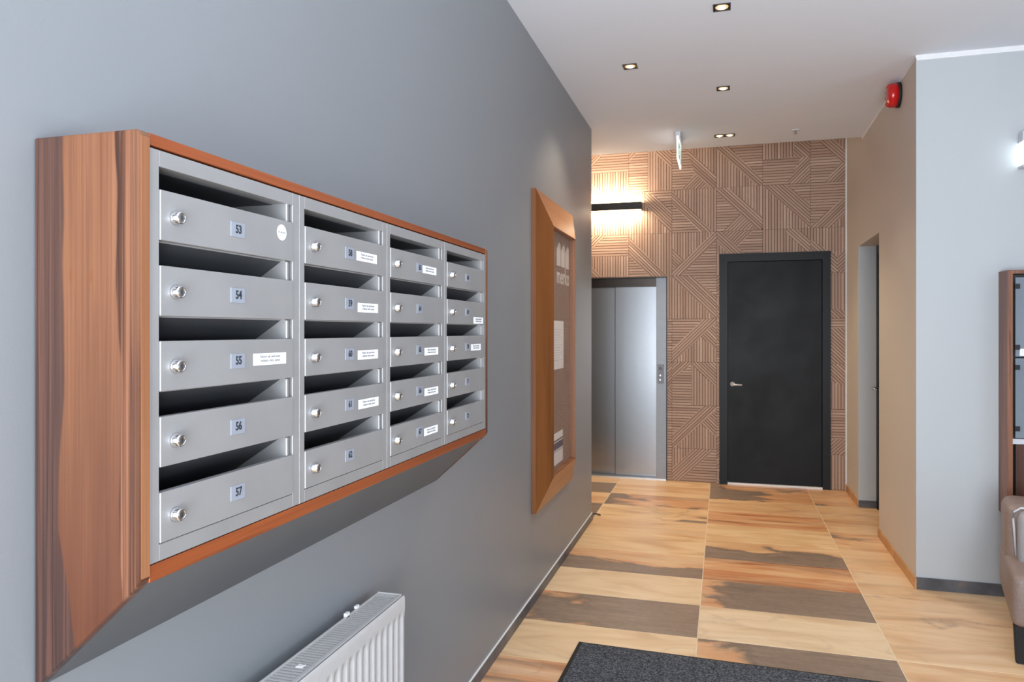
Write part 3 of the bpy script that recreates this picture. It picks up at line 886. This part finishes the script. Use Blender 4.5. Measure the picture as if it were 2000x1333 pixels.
bm = column_mesh()
cm = Vector((FX - 0.09, UW / 2, (ST0 + ST1) / 2))
bmesh.ops.translate(bm, verts=bm.verts, vec=-cm)
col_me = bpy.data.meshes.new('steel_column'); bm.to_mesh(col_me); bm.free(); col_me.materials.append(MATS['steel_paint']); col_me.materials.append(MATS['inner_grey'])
bm = nb(); box(bm, -0.006, 0.006, -0.159, 0.159, -DHT / 2, DHT / 2, 0.0012)
box(bm, -0.012, -0.006, -0.157, 0.157, -DHT / 2 - 0.0018, -DHT / 2 + 0.004)
bmesh.ops.recalc_face_normals(bm, faces=bm.faces)
door_me = bpy.data.meshes.new('mailbox_door'); bm.to_mesh(door_me); bm.free(); door_me.materials.append(MATS['steel_paint'])
bm = nb(); lathe(bm, [(0, 0.0102), (0.0025, 0.0102), (0.004, 0.0094), (0.010, 0.0088), (0.0118, 0.0078), (0.0118, 0.0062), (0.0108, 0.0060)], (0, 0, 0), 'x', 28)
bmesh.ops.recalc_face_normals(bm, faces=bm.faces)
lock_me = bpy.data.meshes.new('lock'); bm.to_mesh(lock_me); bm.free(); lock_me.materials.append(MATS['chrome'])
bm = nb(); lathe(bm, [(0, 0.0058), (0.0012, 0.0058), (0.0016, 0.0052)], (0, 0, 0), 'x', 20); box(bm, 0.0015, 0.0019, -0.0006, 0.0006, -0.0032, 0.0032, mi=1)
bmesh.ops.recalc_face_normals(bm, faces=bm.faces)
core_me = bpy.data.meshes.new('lock_core'); bm.to_mesh(core_me); bm.free(); core_me.materials.append(MATS['lock_core']); core_me.materials.append(MATS['dark_slot'])
bm = nb(); box(bm, 0, 0.0010, -0.0172, 0.0172, -0.0116, 0.0116, 0.0002)
plate_me = bpy.data.meshes.new('number_plate'); bm.to_mesh(plate_me); bm.free(); plate_me.materials.append(MATS['number_plate'])
bm = nb(); box(bm, 0, 0.0003, -0.0462, 0.0462, -0.0098, 0.0098)
stick_me = bpy.data.meshes.new('sticker'); bm.to_mesh(stick_me); bm.free(); stick_me.materials.append(MATS['paper'])
note_me = None
for cidx in range(4):
    yy = Y0 + UW * cidx
    link('steel_column', col_me, (cm.x, yy + cm.y, cm.z), None, mb)
    for r in range(5):
        zb = ROWB[r]
        yc = yy + 0.0176 + 0.159
        d = link('mailbox_door', door_me, (FX - 0.0056, yc, zb + DHT / 2), None, mb)
        d['label'] = 'silver mailbox door with number %d' % num
        fx = FX + 0.0004
        link('lock', lock_me, (fx, yy + 0.0450, zb + 0.0335), None, d)
        link('lock_core', core_me, (fx + 0.0100, yy + 0.0450, zb + 0.0335), None, d)
        py_ = yy + 0.0176 + 0.164
        link('number_plate', plate_me, (fx, py_, zb + 0.0355), None, d)
        text_mesh('number', str(num), 0.0182, '+x', (fx + 0.0013, py_ + 0.001, zb + 0.0358), 'ink', d, sx=0.84, bold=0.0004)
        if num in stick:
            ys, zs = stick[num]
            link('sticker', stick_me, (fx, ys + 0.0462, zs), None, d)
            if note_me is None:
                o = text_mesh('sticker_text', 'Palume siia aadressita\nreklaami mitte panna', 0.0066, '+x', (fx + 0.0006, ys + 0.0462, zs + 0.001), 'grey_ink', d, depth=0.0003)
                note_me = o.data
            else:
                link('sticker_text', note_me, (fx + 0.0006, ys + 0.0462, zs + 0.001), None, d)
        if num == 53:
            bm = nb(); lathe(bm, [(0, 0.0138), (0.0003, 0.0138)], (fx, 1.1016, 1.5342), 'x', 32)
            obj('round_sticker', bm, 'paper', d)
            bm = nb()
            for k in range(7):                       # a line of tiny illegible print
                box(bm, fx + 0.0004, fx + 0.0006, 1.0912 + k * 0.003, 1.0931 + k * 0.003, 1.5330, 1.5352 + (0.0006 if k % 3 == 0 else 0))
            obj('tiny_print', bm, 'grey_ink', d)
        num += 1

# ------------------------------------------------------------------ radiator under the mailboxes
rd = empty('radiator', (-0.843, 1.2, 0.12), 'white steel panel radiator with slotted top on the left wall', 'radiator')
RX0, RX1, RY0, RY1, RZ0, RZ1 = -0.883, -0.804, 0.66, 1.763, 0.12, 0.67
bm = nb()
pitch = 0.0325
ny = int((RY1 - RY0) / pitch * 8); zs = [RZ0 + 0.02, RZ0 + 0.05, RZ0 + 0.075, RZ1 - 0.062, RZ1 - 0.046, RZ1 - 0.036, RZ1 - 0.014, RZ1 - 0.006, RZ1 - 0.002]
amp = [0, 0, 1, 1, 0, 0, 0, 0, 0]; rnd = [0, 0, 0, 0, 0, 0, 0.0, 0.001, 0.003]
grid = []
for i in range(ny + 1):
    y = RY0 + (RY1 - RY0) * i / ny
    ph = ((RY1 - 0.010 - y) / pitch) % 1.0
    c = 0.5 + 0.5 * math.cos(2 * math.pi * (ph - 0.02))
    g = max(0.0, min(1.0, (c - 0.25) / 0.35))
    row = []
    for z, a, q in zip(zs, amp, rnd):
        row.append(bm.verts.new((RX1 - a * 0.010 * (1 - g) - q, y, z)))
    grid.append(row)
for i in range(ny):
    for j in range(len(zs) - 1):
        f = bm.faces.new([grid[i][j], grid[i + 1][j], grid[i + 1][j + 1], grid[i][j + 1]]); f.smooth = True
obj('front_panel', bm, 'radiator_white', rd)
bx('back_panel', (RX0 + 0.012, RX0 + 0.02, RY0, RY1 - 0.004, RZ0 + 0.02, RZ1 - 0.03), 'radiator_white', rd)
bm = nb(); box(bm, RX0, RX1 - 0.010, RY1 - 0.002, RY1 + 0.001, RZ0 + 0.03, RZ1, 0.0008)
obj('end_cover', bm, 'radiator_white', rd)
bm = nb(); box(bm, RX0, RX1 - 0.010, RY0, RY0 + 0.003, RZ0 + 0.03, RZ1, 0.0008)
obj('end_cover', bm, 'radiator_white', rd)
bm = nb()
k = 0
y = RY1 - 0.022
while y > RY0 + 0.02:
    box(bm, RX0 + 0.005, RX1 - 0.016, y, y + 0.0062, RZ1 - 0.010, RZ1 - 0.004)
    y -= 0.0116
box(bm, RX0, RX0 + 0.005, RY0 + 0.004, RY1 - 0.003, RZ1 - 0.014, RZ1 - 0.001, 0.001)
box(bm, RX1 - 0.018, RX1 - 0.008, RY0 + 0.004, RY1 - 0.003, RZ1 - 0.014, RZ1 - 0.001, 0.001)
box(bm, RX0 + 0.005, RX1 - 0.016, RY1 - 0.013, RY1 - 0.003, RZ1 - 0.012, RZ1 - 0.003)
obj('top_grille', bm, 'radiator_white', rd, kind='stuff')
bx('convector', (RX0 + 0.02, RX1 - 0.02, RY0 + 0.01, RY1 - 0.01, RZ0 + 0.05, RZ1 - 0.06), 'inner_grey', rd)
for yb in (0.80, 1.590):
    wbk = bx('wall_bracket', (WX, RX0 + 0.004, yb, yb + 0.012, 0.56, 0.640), 'white_plastic', rd)
    bx('bracket_clip', (RX0 - 0.004, RX0 + 0.005, yb - 0.002, yb + 0.014, 0.664, 0.676), 'white_plastic', wbk, 0.001)
bx('vent_plug', (RX0 - 0.004, RX0 + 0.004, 1.640, 1.655, 0.668, 0.675), 'white_plastic', rd, 0.001)
bm = nb()
prism(bm, [(-0.850, 1.324), (-0.836, 1.327), (-0.834, 1.338), (-0.840, 1.336), (-0.849, 1.339)], 'z', RZ1 - 0.0035, RZ1 - 0.0015)
obj('paper_scrap', bm, 'paper', label='small white paper scrap lying on the radiator grille', cat='paper scrap')

# ------------------------------------------------------------------ framed notice board
nbd = empty('notice_board', (-0.88, 3.95, 0.457), 'tall notice board with wide wooden frame hanging on the grey wall', 'notice board')
OY0, OY1, OZ0, OZ1 = 3.494, 4.413, 0.457, 2.073
IY0, IY1, IZ0, IZ1 = 3.668, 4.239, 0.612, 1.905
RIM, PK = -0.891, -0.838
oc_ = [(OY0, OZ0), (OY1, OZ0), (OY1, OZ1), (OY0, OZ1)]
ic_ = [(IY0, IZ0), (IY1, IZ0), (IY1, IZ1), (IY0, IZ1)]
for i, nm in enumerate(('frame_member',) * 4):
    j = (i + 1) % 4
    bm = nb()
    prof = lambda o, n: [(WX + 0.0005, o[0], o[1]), (RIM, o[0], o[1]), (PK, n[0], n[1]), (WX + 0.0005, n[0], n[1])]
    a = [bm.verts.new(p) for p in prof(oc_[i], ic_[i])]; b = [bm.verts.new(p) for p in prof(oc_[j], ic_[j])]
    fs = [bm.faces.new(a), bm.faces.new(b[::-1])]
    for k in range(4):
        fs.append(bm.faces.new([a[k], a[(k + 1) % 4], b[(k + 1) % 4], b[k]]))
    obj(nm, bm, 'frame_wood_cross' if i in (0, 2) else 'frame_wood', nbd)
PNX = -0.874
bp = bx('board_panel', (WX + 0.001, PNX, IY0, IY1, IZ0, IZ1), 'board_brown', nbd)
bm = nb()
for (a0, a1, b0, b1) in ((IY0, IY0 + 0.005, IZ0, IZ1), (IY1 - 0.005, IY1, IZ0, IZ1), (IY0, IY1, IZ0, IZ0 + 0.005), (IY0, IY1, IZ1 - 0.005, IZ1)):
    box(bm, PNX, PK - 0.006, a0, a1, b0, b1)
obj('inner_bead', bm, 'edge_wood', nbd)
bx('glass_pane', (PK - 0.016, PK - 0.012, IY0 + 0.005, IY1 - 0.005, IZ0 + 0.005, IZ1 - 0.005), 'clear_glass', nbd)
# logo: three upright bars with slanted tops, and the name below
bm = nb()
ly, lz, lh = 3.895, 1.725, 0.118
for k in range(3):
    y = ly + k * 0.112
    prism(bm, [(y, lz), (y + 0.094, lz), (y + 0.094, lz + lh), (y + 0.060, lz + lh + 0.014), (y, lz + lh - 0.028)], 'x', PNX, PNX + 0.001)
obj('logo_mark', bm, 'board_white', bp)
text_mesh('logo_name', 'merko', 0.128, '+x', (PNX + 0.0008, 4.058, 1.668), 'board_white', bp, sx=0.98, bold=0.002)
bm = nb(); box(bm, PNX, PNX + 0.0015, 3.80, 4.065, 1.155, 1.42)
pp = obj('paper_sheet', bm, 'paper', bp, label='white notice sheet with rows of small print')
bm = nb()
for k in range(13):
    box(bm, PNX + 0.0016, PNX + 0.0018, 3.83, 4.03 - 0.03 * (k % 3), 1.37 - k * 0.014, 1.373 - k * 0.014)
obj('print_lines', bm, 'poster_grey', pp)
bm = nb(); box(bm, PNX, PNX + 0.0015, 3.775, 4.045, 0.636, 0.808)
pp = obj('poster', bm, 'paper', bp, label='small blue and white poster with a table')
bx('poster_stripe', (PNX + 0.0016, PNX + 0.0018, 3.775, 4.045, 0.762, 0.770), 'ink', pp)
bx('poster_picture', (PNX + 0.0016, PNX + 0.0018, 3.775, 4.045, 0.718, 0.756), 'poster_blue', pp)
bx('poster_band', (PNX + 0.0016, PNX + 0.0018, 3.775, 4.045, 0.702, 0.717), 'poster_grey', pp)
bm = nb()
for k in range(4):
    box(bm, PNX + 0.0016, PNX + 0.0018, 3.79, 4.03, 0.690 - k * 0.013, 0.692 - k * 0.013)
obj('print_lines', bm, 'poster_grey', pp)

# ------------------------------------------------------------------ ceiling fittings


def spot(name, loc, power, color, size=1.9, rad=0.03, blend=0.6):
    d = bpy.data.lights.new(name, 'SPOT'); d.energy = power; d.color = color; d.spot_size = size; d.spot_blend = blend; d.shadow_soft_size = rad
    o = bpy.data.objects.new(name, d); COL.objects.link(o); o.location = loc
    return o


WARM = (1.0, 0.79, 0.56)


def downlight(cx, cy, n, label, s=0.076, power=14):
    wdt = s * n
    root = empty('downlight', (cx, cy, CZ), label, 'ceiling light', 'recessed black ceiling downlights')
    x0, x1, y0, y1 = cx - wdt / 2, cx + wdt / 2, cy - s / 2, cy + s / 2
    bm = nb()
    lip = 0.007
    box(bm, x0, x1, y0, y0 + lip, CZ - 0.004, CZ, 0.0008); box(bm, x0, x1, y1 - lip, y1, CZ - 0.004, CZ, 0.0008)
    box(bm, x0, x0 + lip, y0 + lip, y1 - lip, CZ - 0.004, CZ, 0.0008); box(bm, x1 - lip, x1, y0 + lip, y1 - lip, CZ - 0.004, CZ, 0.0008)
    for k in range(1, n):
        box(bm, x0 + k * s - 0.004, x0 + k * s + 0.004, y0 + lip, y1 - lip, CZ - 0.004, CZ, 0.0008)
    box(bm, x0 + lip, x1 - lip, y0 + lip, y1 - lip, CZ - 0.0012, CZ)
    obj('trim_frame', bm, 'black_metal', root)
    for k in range(n):
        c = (x0 + (k + 0.5) * s, cy, CZ - 0.0012)
        bm = nb(); lathe(bm, [(0, 0.029), (0.0012, 0.028)], c, '-z', 28)
        rf = obj('reflector', bm, 'reflector_warm', root)
        bm = nb(); lathe(bm, [(0, 0.017), (0.003, 0.016), (0.005, 0.010)], (c[0], c[1], CZ - 0.0024), '-z', 24)
        obj('bulb', bm, 'bulb_warm', rf)
        spot('downlight_beam', (c[0], c[1], CZ - 0.02), power, WARM)


downlight(-0.006, 3.412, 1, 'single square downlight nearest the camera, at the top edge of the ceiling', power=34)
downlight(-0.492, 4.035, 1, 'single square downlight closest to the left grey wall', 0.078, power=40)
downlight(0.0, 4.555, 1, 'single square downlight in the middle, between the near one and the double one', power=46)
downlight(0.010, 5.655, 2, 'twin-lamp rectangular downlight close to the slat wall', 0.0735, power=36)

sp_ = empty('sprinkler', (0.504, 5.646, CZ), 'tiny metal sprinkler head on the ceiling near the slat wall', 'sprinkler')
bm = nb(); lathe(bm, [(0, 0.03), (0.004, 0.028), (0.006, 0.014)], (0.504, 5.646, CZ), '-z', 20); obj('collar', bm, 'light_grey_plastic', sp_)
bm = nb(); lathe(bm, [(0.006, 0.005), (0.024, 0.004), (0.026, 0.011), (0.028, 0.011)], (0.504, 5.646, CZ), '-z', 16); obj('nozzle', bm, 'chrome', sp_)

# hanging exit sign seen almost edge-on
ES = empty('exit_sign', (-0.312, 5.6, CZ), 'white lit exit sign with green panel hanging edge-on from the ceiling', 'exit sign')
bx('mount', (-0.336, -0.300, 5.44, 5.74, CZ - 0.042, CZ), 'light_grey_plastic', ES, 0.003)
pl = bx('sign_plate', (-0.324, -0.312, 5.40, 5.78, 2.615, CZ - 0.042), 'exit_white', ES, 0.003)
bx('green_panel', (-0.3119, -0.3114, 5.425, 5.755, 2.640, 2.752), 'exit_green', pl)
bm = nb()
# running figure, doorway and arrow of the exit pictogram
yc, zc = 5.545, 2.70
lathe(bm, [(0, 0.008), (0.0004, 0.008)], (-0.3114, yc, zc + 0.036), 'x', 14)
for p0, p1, wd in (((yc, zc + 0.024), (yc - 0.012, zc - 0.006), 0.007), ((yc - 0.012, zc - 0.006), (yc + 0.012, zc - 0.022), 0.005), ((yc + 0.012, zc - 0.022), (yc + 0.008, zc - 0.046), 0.005),
                   ((yc - 0.012, zc - 0.006), (yc - 0.022, zc - 0.03), 0.005), ((yc - 0.022, zc - 0.03), (yc - 0.044, zc - 0.034), 0.005), ((yc - 0.002, zc + 0.02), (yc + 0.024, zc + 0.006), 0.004), ((yc - 0.002, zc + 0.02), (yc - 0.026, zc + 0.008), 0.004)):
    dy, dz = p1[0] - p0[0], p1[1] - p0[1]; L = math.hypot(dy, dz); ny_, nz_ = -dz / L * wd, dy / L * wd
    prism(bm, [(p0[0] + ny_, p0[1] + nz_), (p1[0] + ny_, p1[1] + nz_), (p1[0] - ny_, p1[1] - nz_), (p0[0] - ny_, p0[1] - nz_)], 'x', -0.3114, -0.3110)
obj('running_figure', bm, 'exit_white', pl, kind='stuff')
bx('doorway_symbol', (-0.3114, -0.3110, 5.64, 5.69, 2.650, 2.742), 'exit_white', pl)

# fire alarm sounder on the beige wall
fa = empty('fire_alarm', (rx(4.70), 4.70, 2.738), 'round red fire alarm sounder with black base high on the beige wall', 'fire alarm')
bm = nb(); lathe(bm, [(0, 0.072), (0.018, 0.072), (0.020, 0.070)], (rx(4.70), 4.70, 2.738), '-x', 32); obj('base', bm, 'rubber', fa)
bm = nb(); lathe(bm, [(0.018, 0.071), (0.052, 0.068), (0.060, 0.064), (0.064, 0.056), (0.064, 0.050), (0.068, 0.046), (0.070, 0.02)], (rx(4.70), 4.70, 2.738), '-x', 32); ab = obj('sounder', bm, 'alarm_red', fa)
for k in range(10):
    a = 2 * math.pi * k / 10
    yy_, zz_ = 4.70 + 0.056 * math.cos(a), 2.738 + 0.056 * math.sin(a)
    bm = nb(); box(bm, rx(4.70) - 0.068, rx(4.70) - 0.060, yy_ - 0.006, yy_ + 0.006, zz_ - 0.006, zz_ + 0.006, 0.002); obj('rib', bm, 'alarm_red', ab)

# ------------------------------------------------------------------ lamp on the slat wall, light up and down
LZ0, LZ1, LY = 2.476, 2.545, BY - 0.085
wl = empty('wall_lamp', (-1.16, BY, 2.47), 'dark oblong wall lamp throwing warm light up and down the slat wall', 'wall lamp')
bm = nb(); box(bm, -1.61, -0.716, LY, LY + 0.006, LZ0, LZ1, 0.001); box(bm, -1.61, -1.604, LY + 0.006, BY - 0.001, LZ0, LZ1); box(bm, -0.722, -0.716, LY + 0.006, BY - 0.001, LZ0, LZ1)
obj('housing', bm, 'black_metal', wl)
bx('diffuser', (-1.60, -0.726, LY + 0.010, BY - 0.012, LZ1 - 0.012, LZ1 - 0.006), 'lamp_warm', wl)
bx('diffuser', (-1.60, -0.726, LY + 0.010, BY - 0.012, LZ0 + 0.006, LZ0 + 0.012), 'lamp_warm', wl)
bx('wall_plate', (-1.4, -0.9, BY - 0.006, BY - 0.0008, LZ0 + 0.02, LZ1 - 0.02), 'black_metal', wl)
area_light('wall_lamp_up', (-1.163, BY - 0.045, LZ1 - 0.003), (math.radians(180), 0, 0), 0.86, 0.05, 34, WARM)
area_light('wall_lamp_down', (-1.163, BY - 0.045, LZ0 + 0.003), (0, 0, 0), 0.86, 0.05, 34, WARM)

# ------------------------------------------------------------------ tube lamp on the grey wall at the right edge
tl = empty('tube_lamp', (1.50, 4.3, 2.19), 'glowing white upright wall lamp with grey cap on the light grey wall', 'wall lamp')
bx('end_cap', (1.447, 1.56, 4.235, 4.3, 2.322, 2.372), 'light_grey_plastic', tl, 0.004)
bx('diffuser', (1.451, 1.556, 4.238, 4.2995, 2.205, 2.322), 'tube_white', tl, 0.006)
bx('end_cap', (1.447, 1.56, 4.235, 4.3, 2.190, 2.205), 'light_grey_plastic', tl, 0.003)

# ------------------------------------------------------------------ second cabinet on the grey wall
CY = 4.18
c2 = empty('wall_cabinet', (1.9, 4.24, 0.44), 'dark walnut wall cabinet with frosted grey glass doors at the right edge', 'cabinet')
bm = nb(); prism(bm, [(4.3, 0.44), (4.3, 1.668), (CY + 0.004, 1.668), (CY, 1.664), (CY, 0.444), (CY + 0.004, 0.44)], 'x', 1.361, 1.385, 0.001); s2 = obj('side_panel', bm, 'walnut', c2)
bx('edge_strip', (1.3765, 1.3846, CY - 0.0012, CY + 0.0005, 0.446, 1.662), 'edge_wood', s2)
bm = nb(); box(bm, 2.416, 2.44, CY, 4.3, 0.44, 1.668, 0.001); obj('side_panel', bm, 'walnut', c2)
bx('top_board', (1.385, 2.416, CY, 4.3, 1.650, 1.668), 'walnut', c2)
bx('bottom_board', (1.385, 2.416, CY, 4.3, 0.44, 0.458), 'walnut', c2)
bx('back_board', (1.385, 2.416, 4.28, 4.299, 0.458, 1.650), 'graphite_board', c2)
bx('shelf_rail', (1.385, 2.416, CY + 0.004, 4.28, 0.800, 0.826), 'light_grey_plastic', c2, 0.001)
for i in range(2):
    for j, (z0, z1) in enumerate(((1.236, 1.632), (0.830, 1.228))):
        x0 = 1.400 + i * 0.512
        dd = bx('glass_door', (x0, x0 + 0.500, CY + 0.010, CY + 0.018, z0, z1), 'frosted_glass', c2, 0.001)
        for zc_ in ((z1 - 0.045), (z0 + 0.047)):
            bx('hinge', (x0 - 0.004, x0 + 0.018, CY + 0.002, CY + 0.012, zc_ - 0.012, zc_ + 0.012), 'hinge_black', dd, 0.001)
        if i == 0 and j == 0:
            bx('label_tag', (x0 + 0.018, x0 + 0.09, CY + 0.0085, CY + 0.0098, 1.240, 1.276), 'paper', dd)
for i in range(2):
    x0 = 1.400 + i * 0.512
    bx('lower_door', (x0, x0 + 0.500, CY + 0.006, CY + 0.022, 0.460, 0.798), 'dark_walnut', c2, 0.001)

# ------------------------------------------------------------------ sofa at the right edge
sf = empty('sofa', (1.130, 3.42, 0), 'taupe leather sofa with pale piping and dark legs at the right edge', 'sofa')


def rounded(name, dims, bev, mat, seg=4, label=None):
    bm = nb(); fs = box(bm, *dims, bev=bev, seg=seg)
    for f in bm.faces: f.smooth = True
    return obj(name, bm, mat, sf, label=label)


bk = rounded('backrest', (1.134, 2.70, 3.74, 4.02, 0.16, 0.590), 0.045, 'taupe_leather')
rounded('back_cushion', (1.175, 2.66, 3.64, 3.77, 0.30, 0.575), 0.04, 'grey_leather')
bm = nb(); tube(bm, [(1.172, 3.735, 0.36), (1.165, 3.733, 0.48), (1.160, 3.735, 0.53), (1.166, 3.738, 0.562), (1.19, 3.745, 0.580), (1.5, 3.748, 0.583)], 0.005, 8); obj('piping', bm, 'leather_piping', bk)
rounded('arm', (1.130, 1.36, 3.42, 4.02, 0.155, 0.366), 0.03, 'taupe_leather')
rounded('arm', (2.48, 2.70, 3.42, 4.02, 0.155, 0.366), 0.03, 'taupe_leather')
rounded('seat_cushion', (1.362, 2.478, 3.44, 3.86, 0.24, 0.40), 0.035, 'taupe_leather')
rounded('seat_base', (1.17, 2.66, 3.47, 4.05, 0.115, 0.235), 0.02, 'taupe_leather')
for x, y in ((1.142, 3.445), (2.60, 3.445), (1.20, 3.98), (2.60, 3.98)):
    bm = nb()
    prism(bm, [(x + 0.004, y + 0.004), (x + 0.046, y + 0.004), (x + 0.046, y + 0.046), (x + 0.004, y + 0.046)], 'z', 0.0, 0.16, 0.003)
    for v_ in bm.verts:
        if v_.co.z > 0.1:
            v_.co.x = x + 0.025 + (v_.co.x - x - 0.025) * 1.35; v_.co.y = y + 0.025 + (v_.co.y - y - 0.025) * 1.35
    obj('leg', bm, 'rubber', sf)

sf.rotation_euler.z = math.radians(-13.5)

# ------------------------------------------------------------------ entrance mat
ang = math.radians(-1.6)
mt = empty('entrance_mat', (0.2, 2.3, 0), 'charcoal ribbed entrance mat with black rubber border on the tiles', 'mat')
bm = nb(); box(bm, -0.606, 1.19, 1.35, 3.143, 0, 0.005, 0.001); 
R = Matrix.Rotation(ang, 4, 'Z')
piv = Vector((-0.606, 3.143, 0))
bmesh.ops.rotate(bm, verts=bm.verts, cent=piv, matrix=R)
obj('rubber_border', bm, 'rubber', mt)
bm = nb(); box(bm, -0.588, 1.172, 1.37, 3.125, 0.004, 0.010, 0.002)
bmesh.ops.rotate(bm, verts=bm.verts, cent=piv, matrix=R)
obj('pile', bm, 'mat_pile', mt)

# ------------------------------------------------------------------ black stop at the foot of the corner
ds = empty('floor_stop', (-0.885, 5.35, 0), 'short black rubber cable end lying on the floor by the wall corner', 'cable')
bm = nb(); tube(bm, [(-0.945, 5.345, 0.006), (-0.925, 5.352, 0.010), (-0.905, 5.355, 0.011), (-0.885, 5.352, 0.008), (-0.870, 5.346, 0.005)], 0.005, 10)
obj('cable_end', bm, 'rubber', ds)
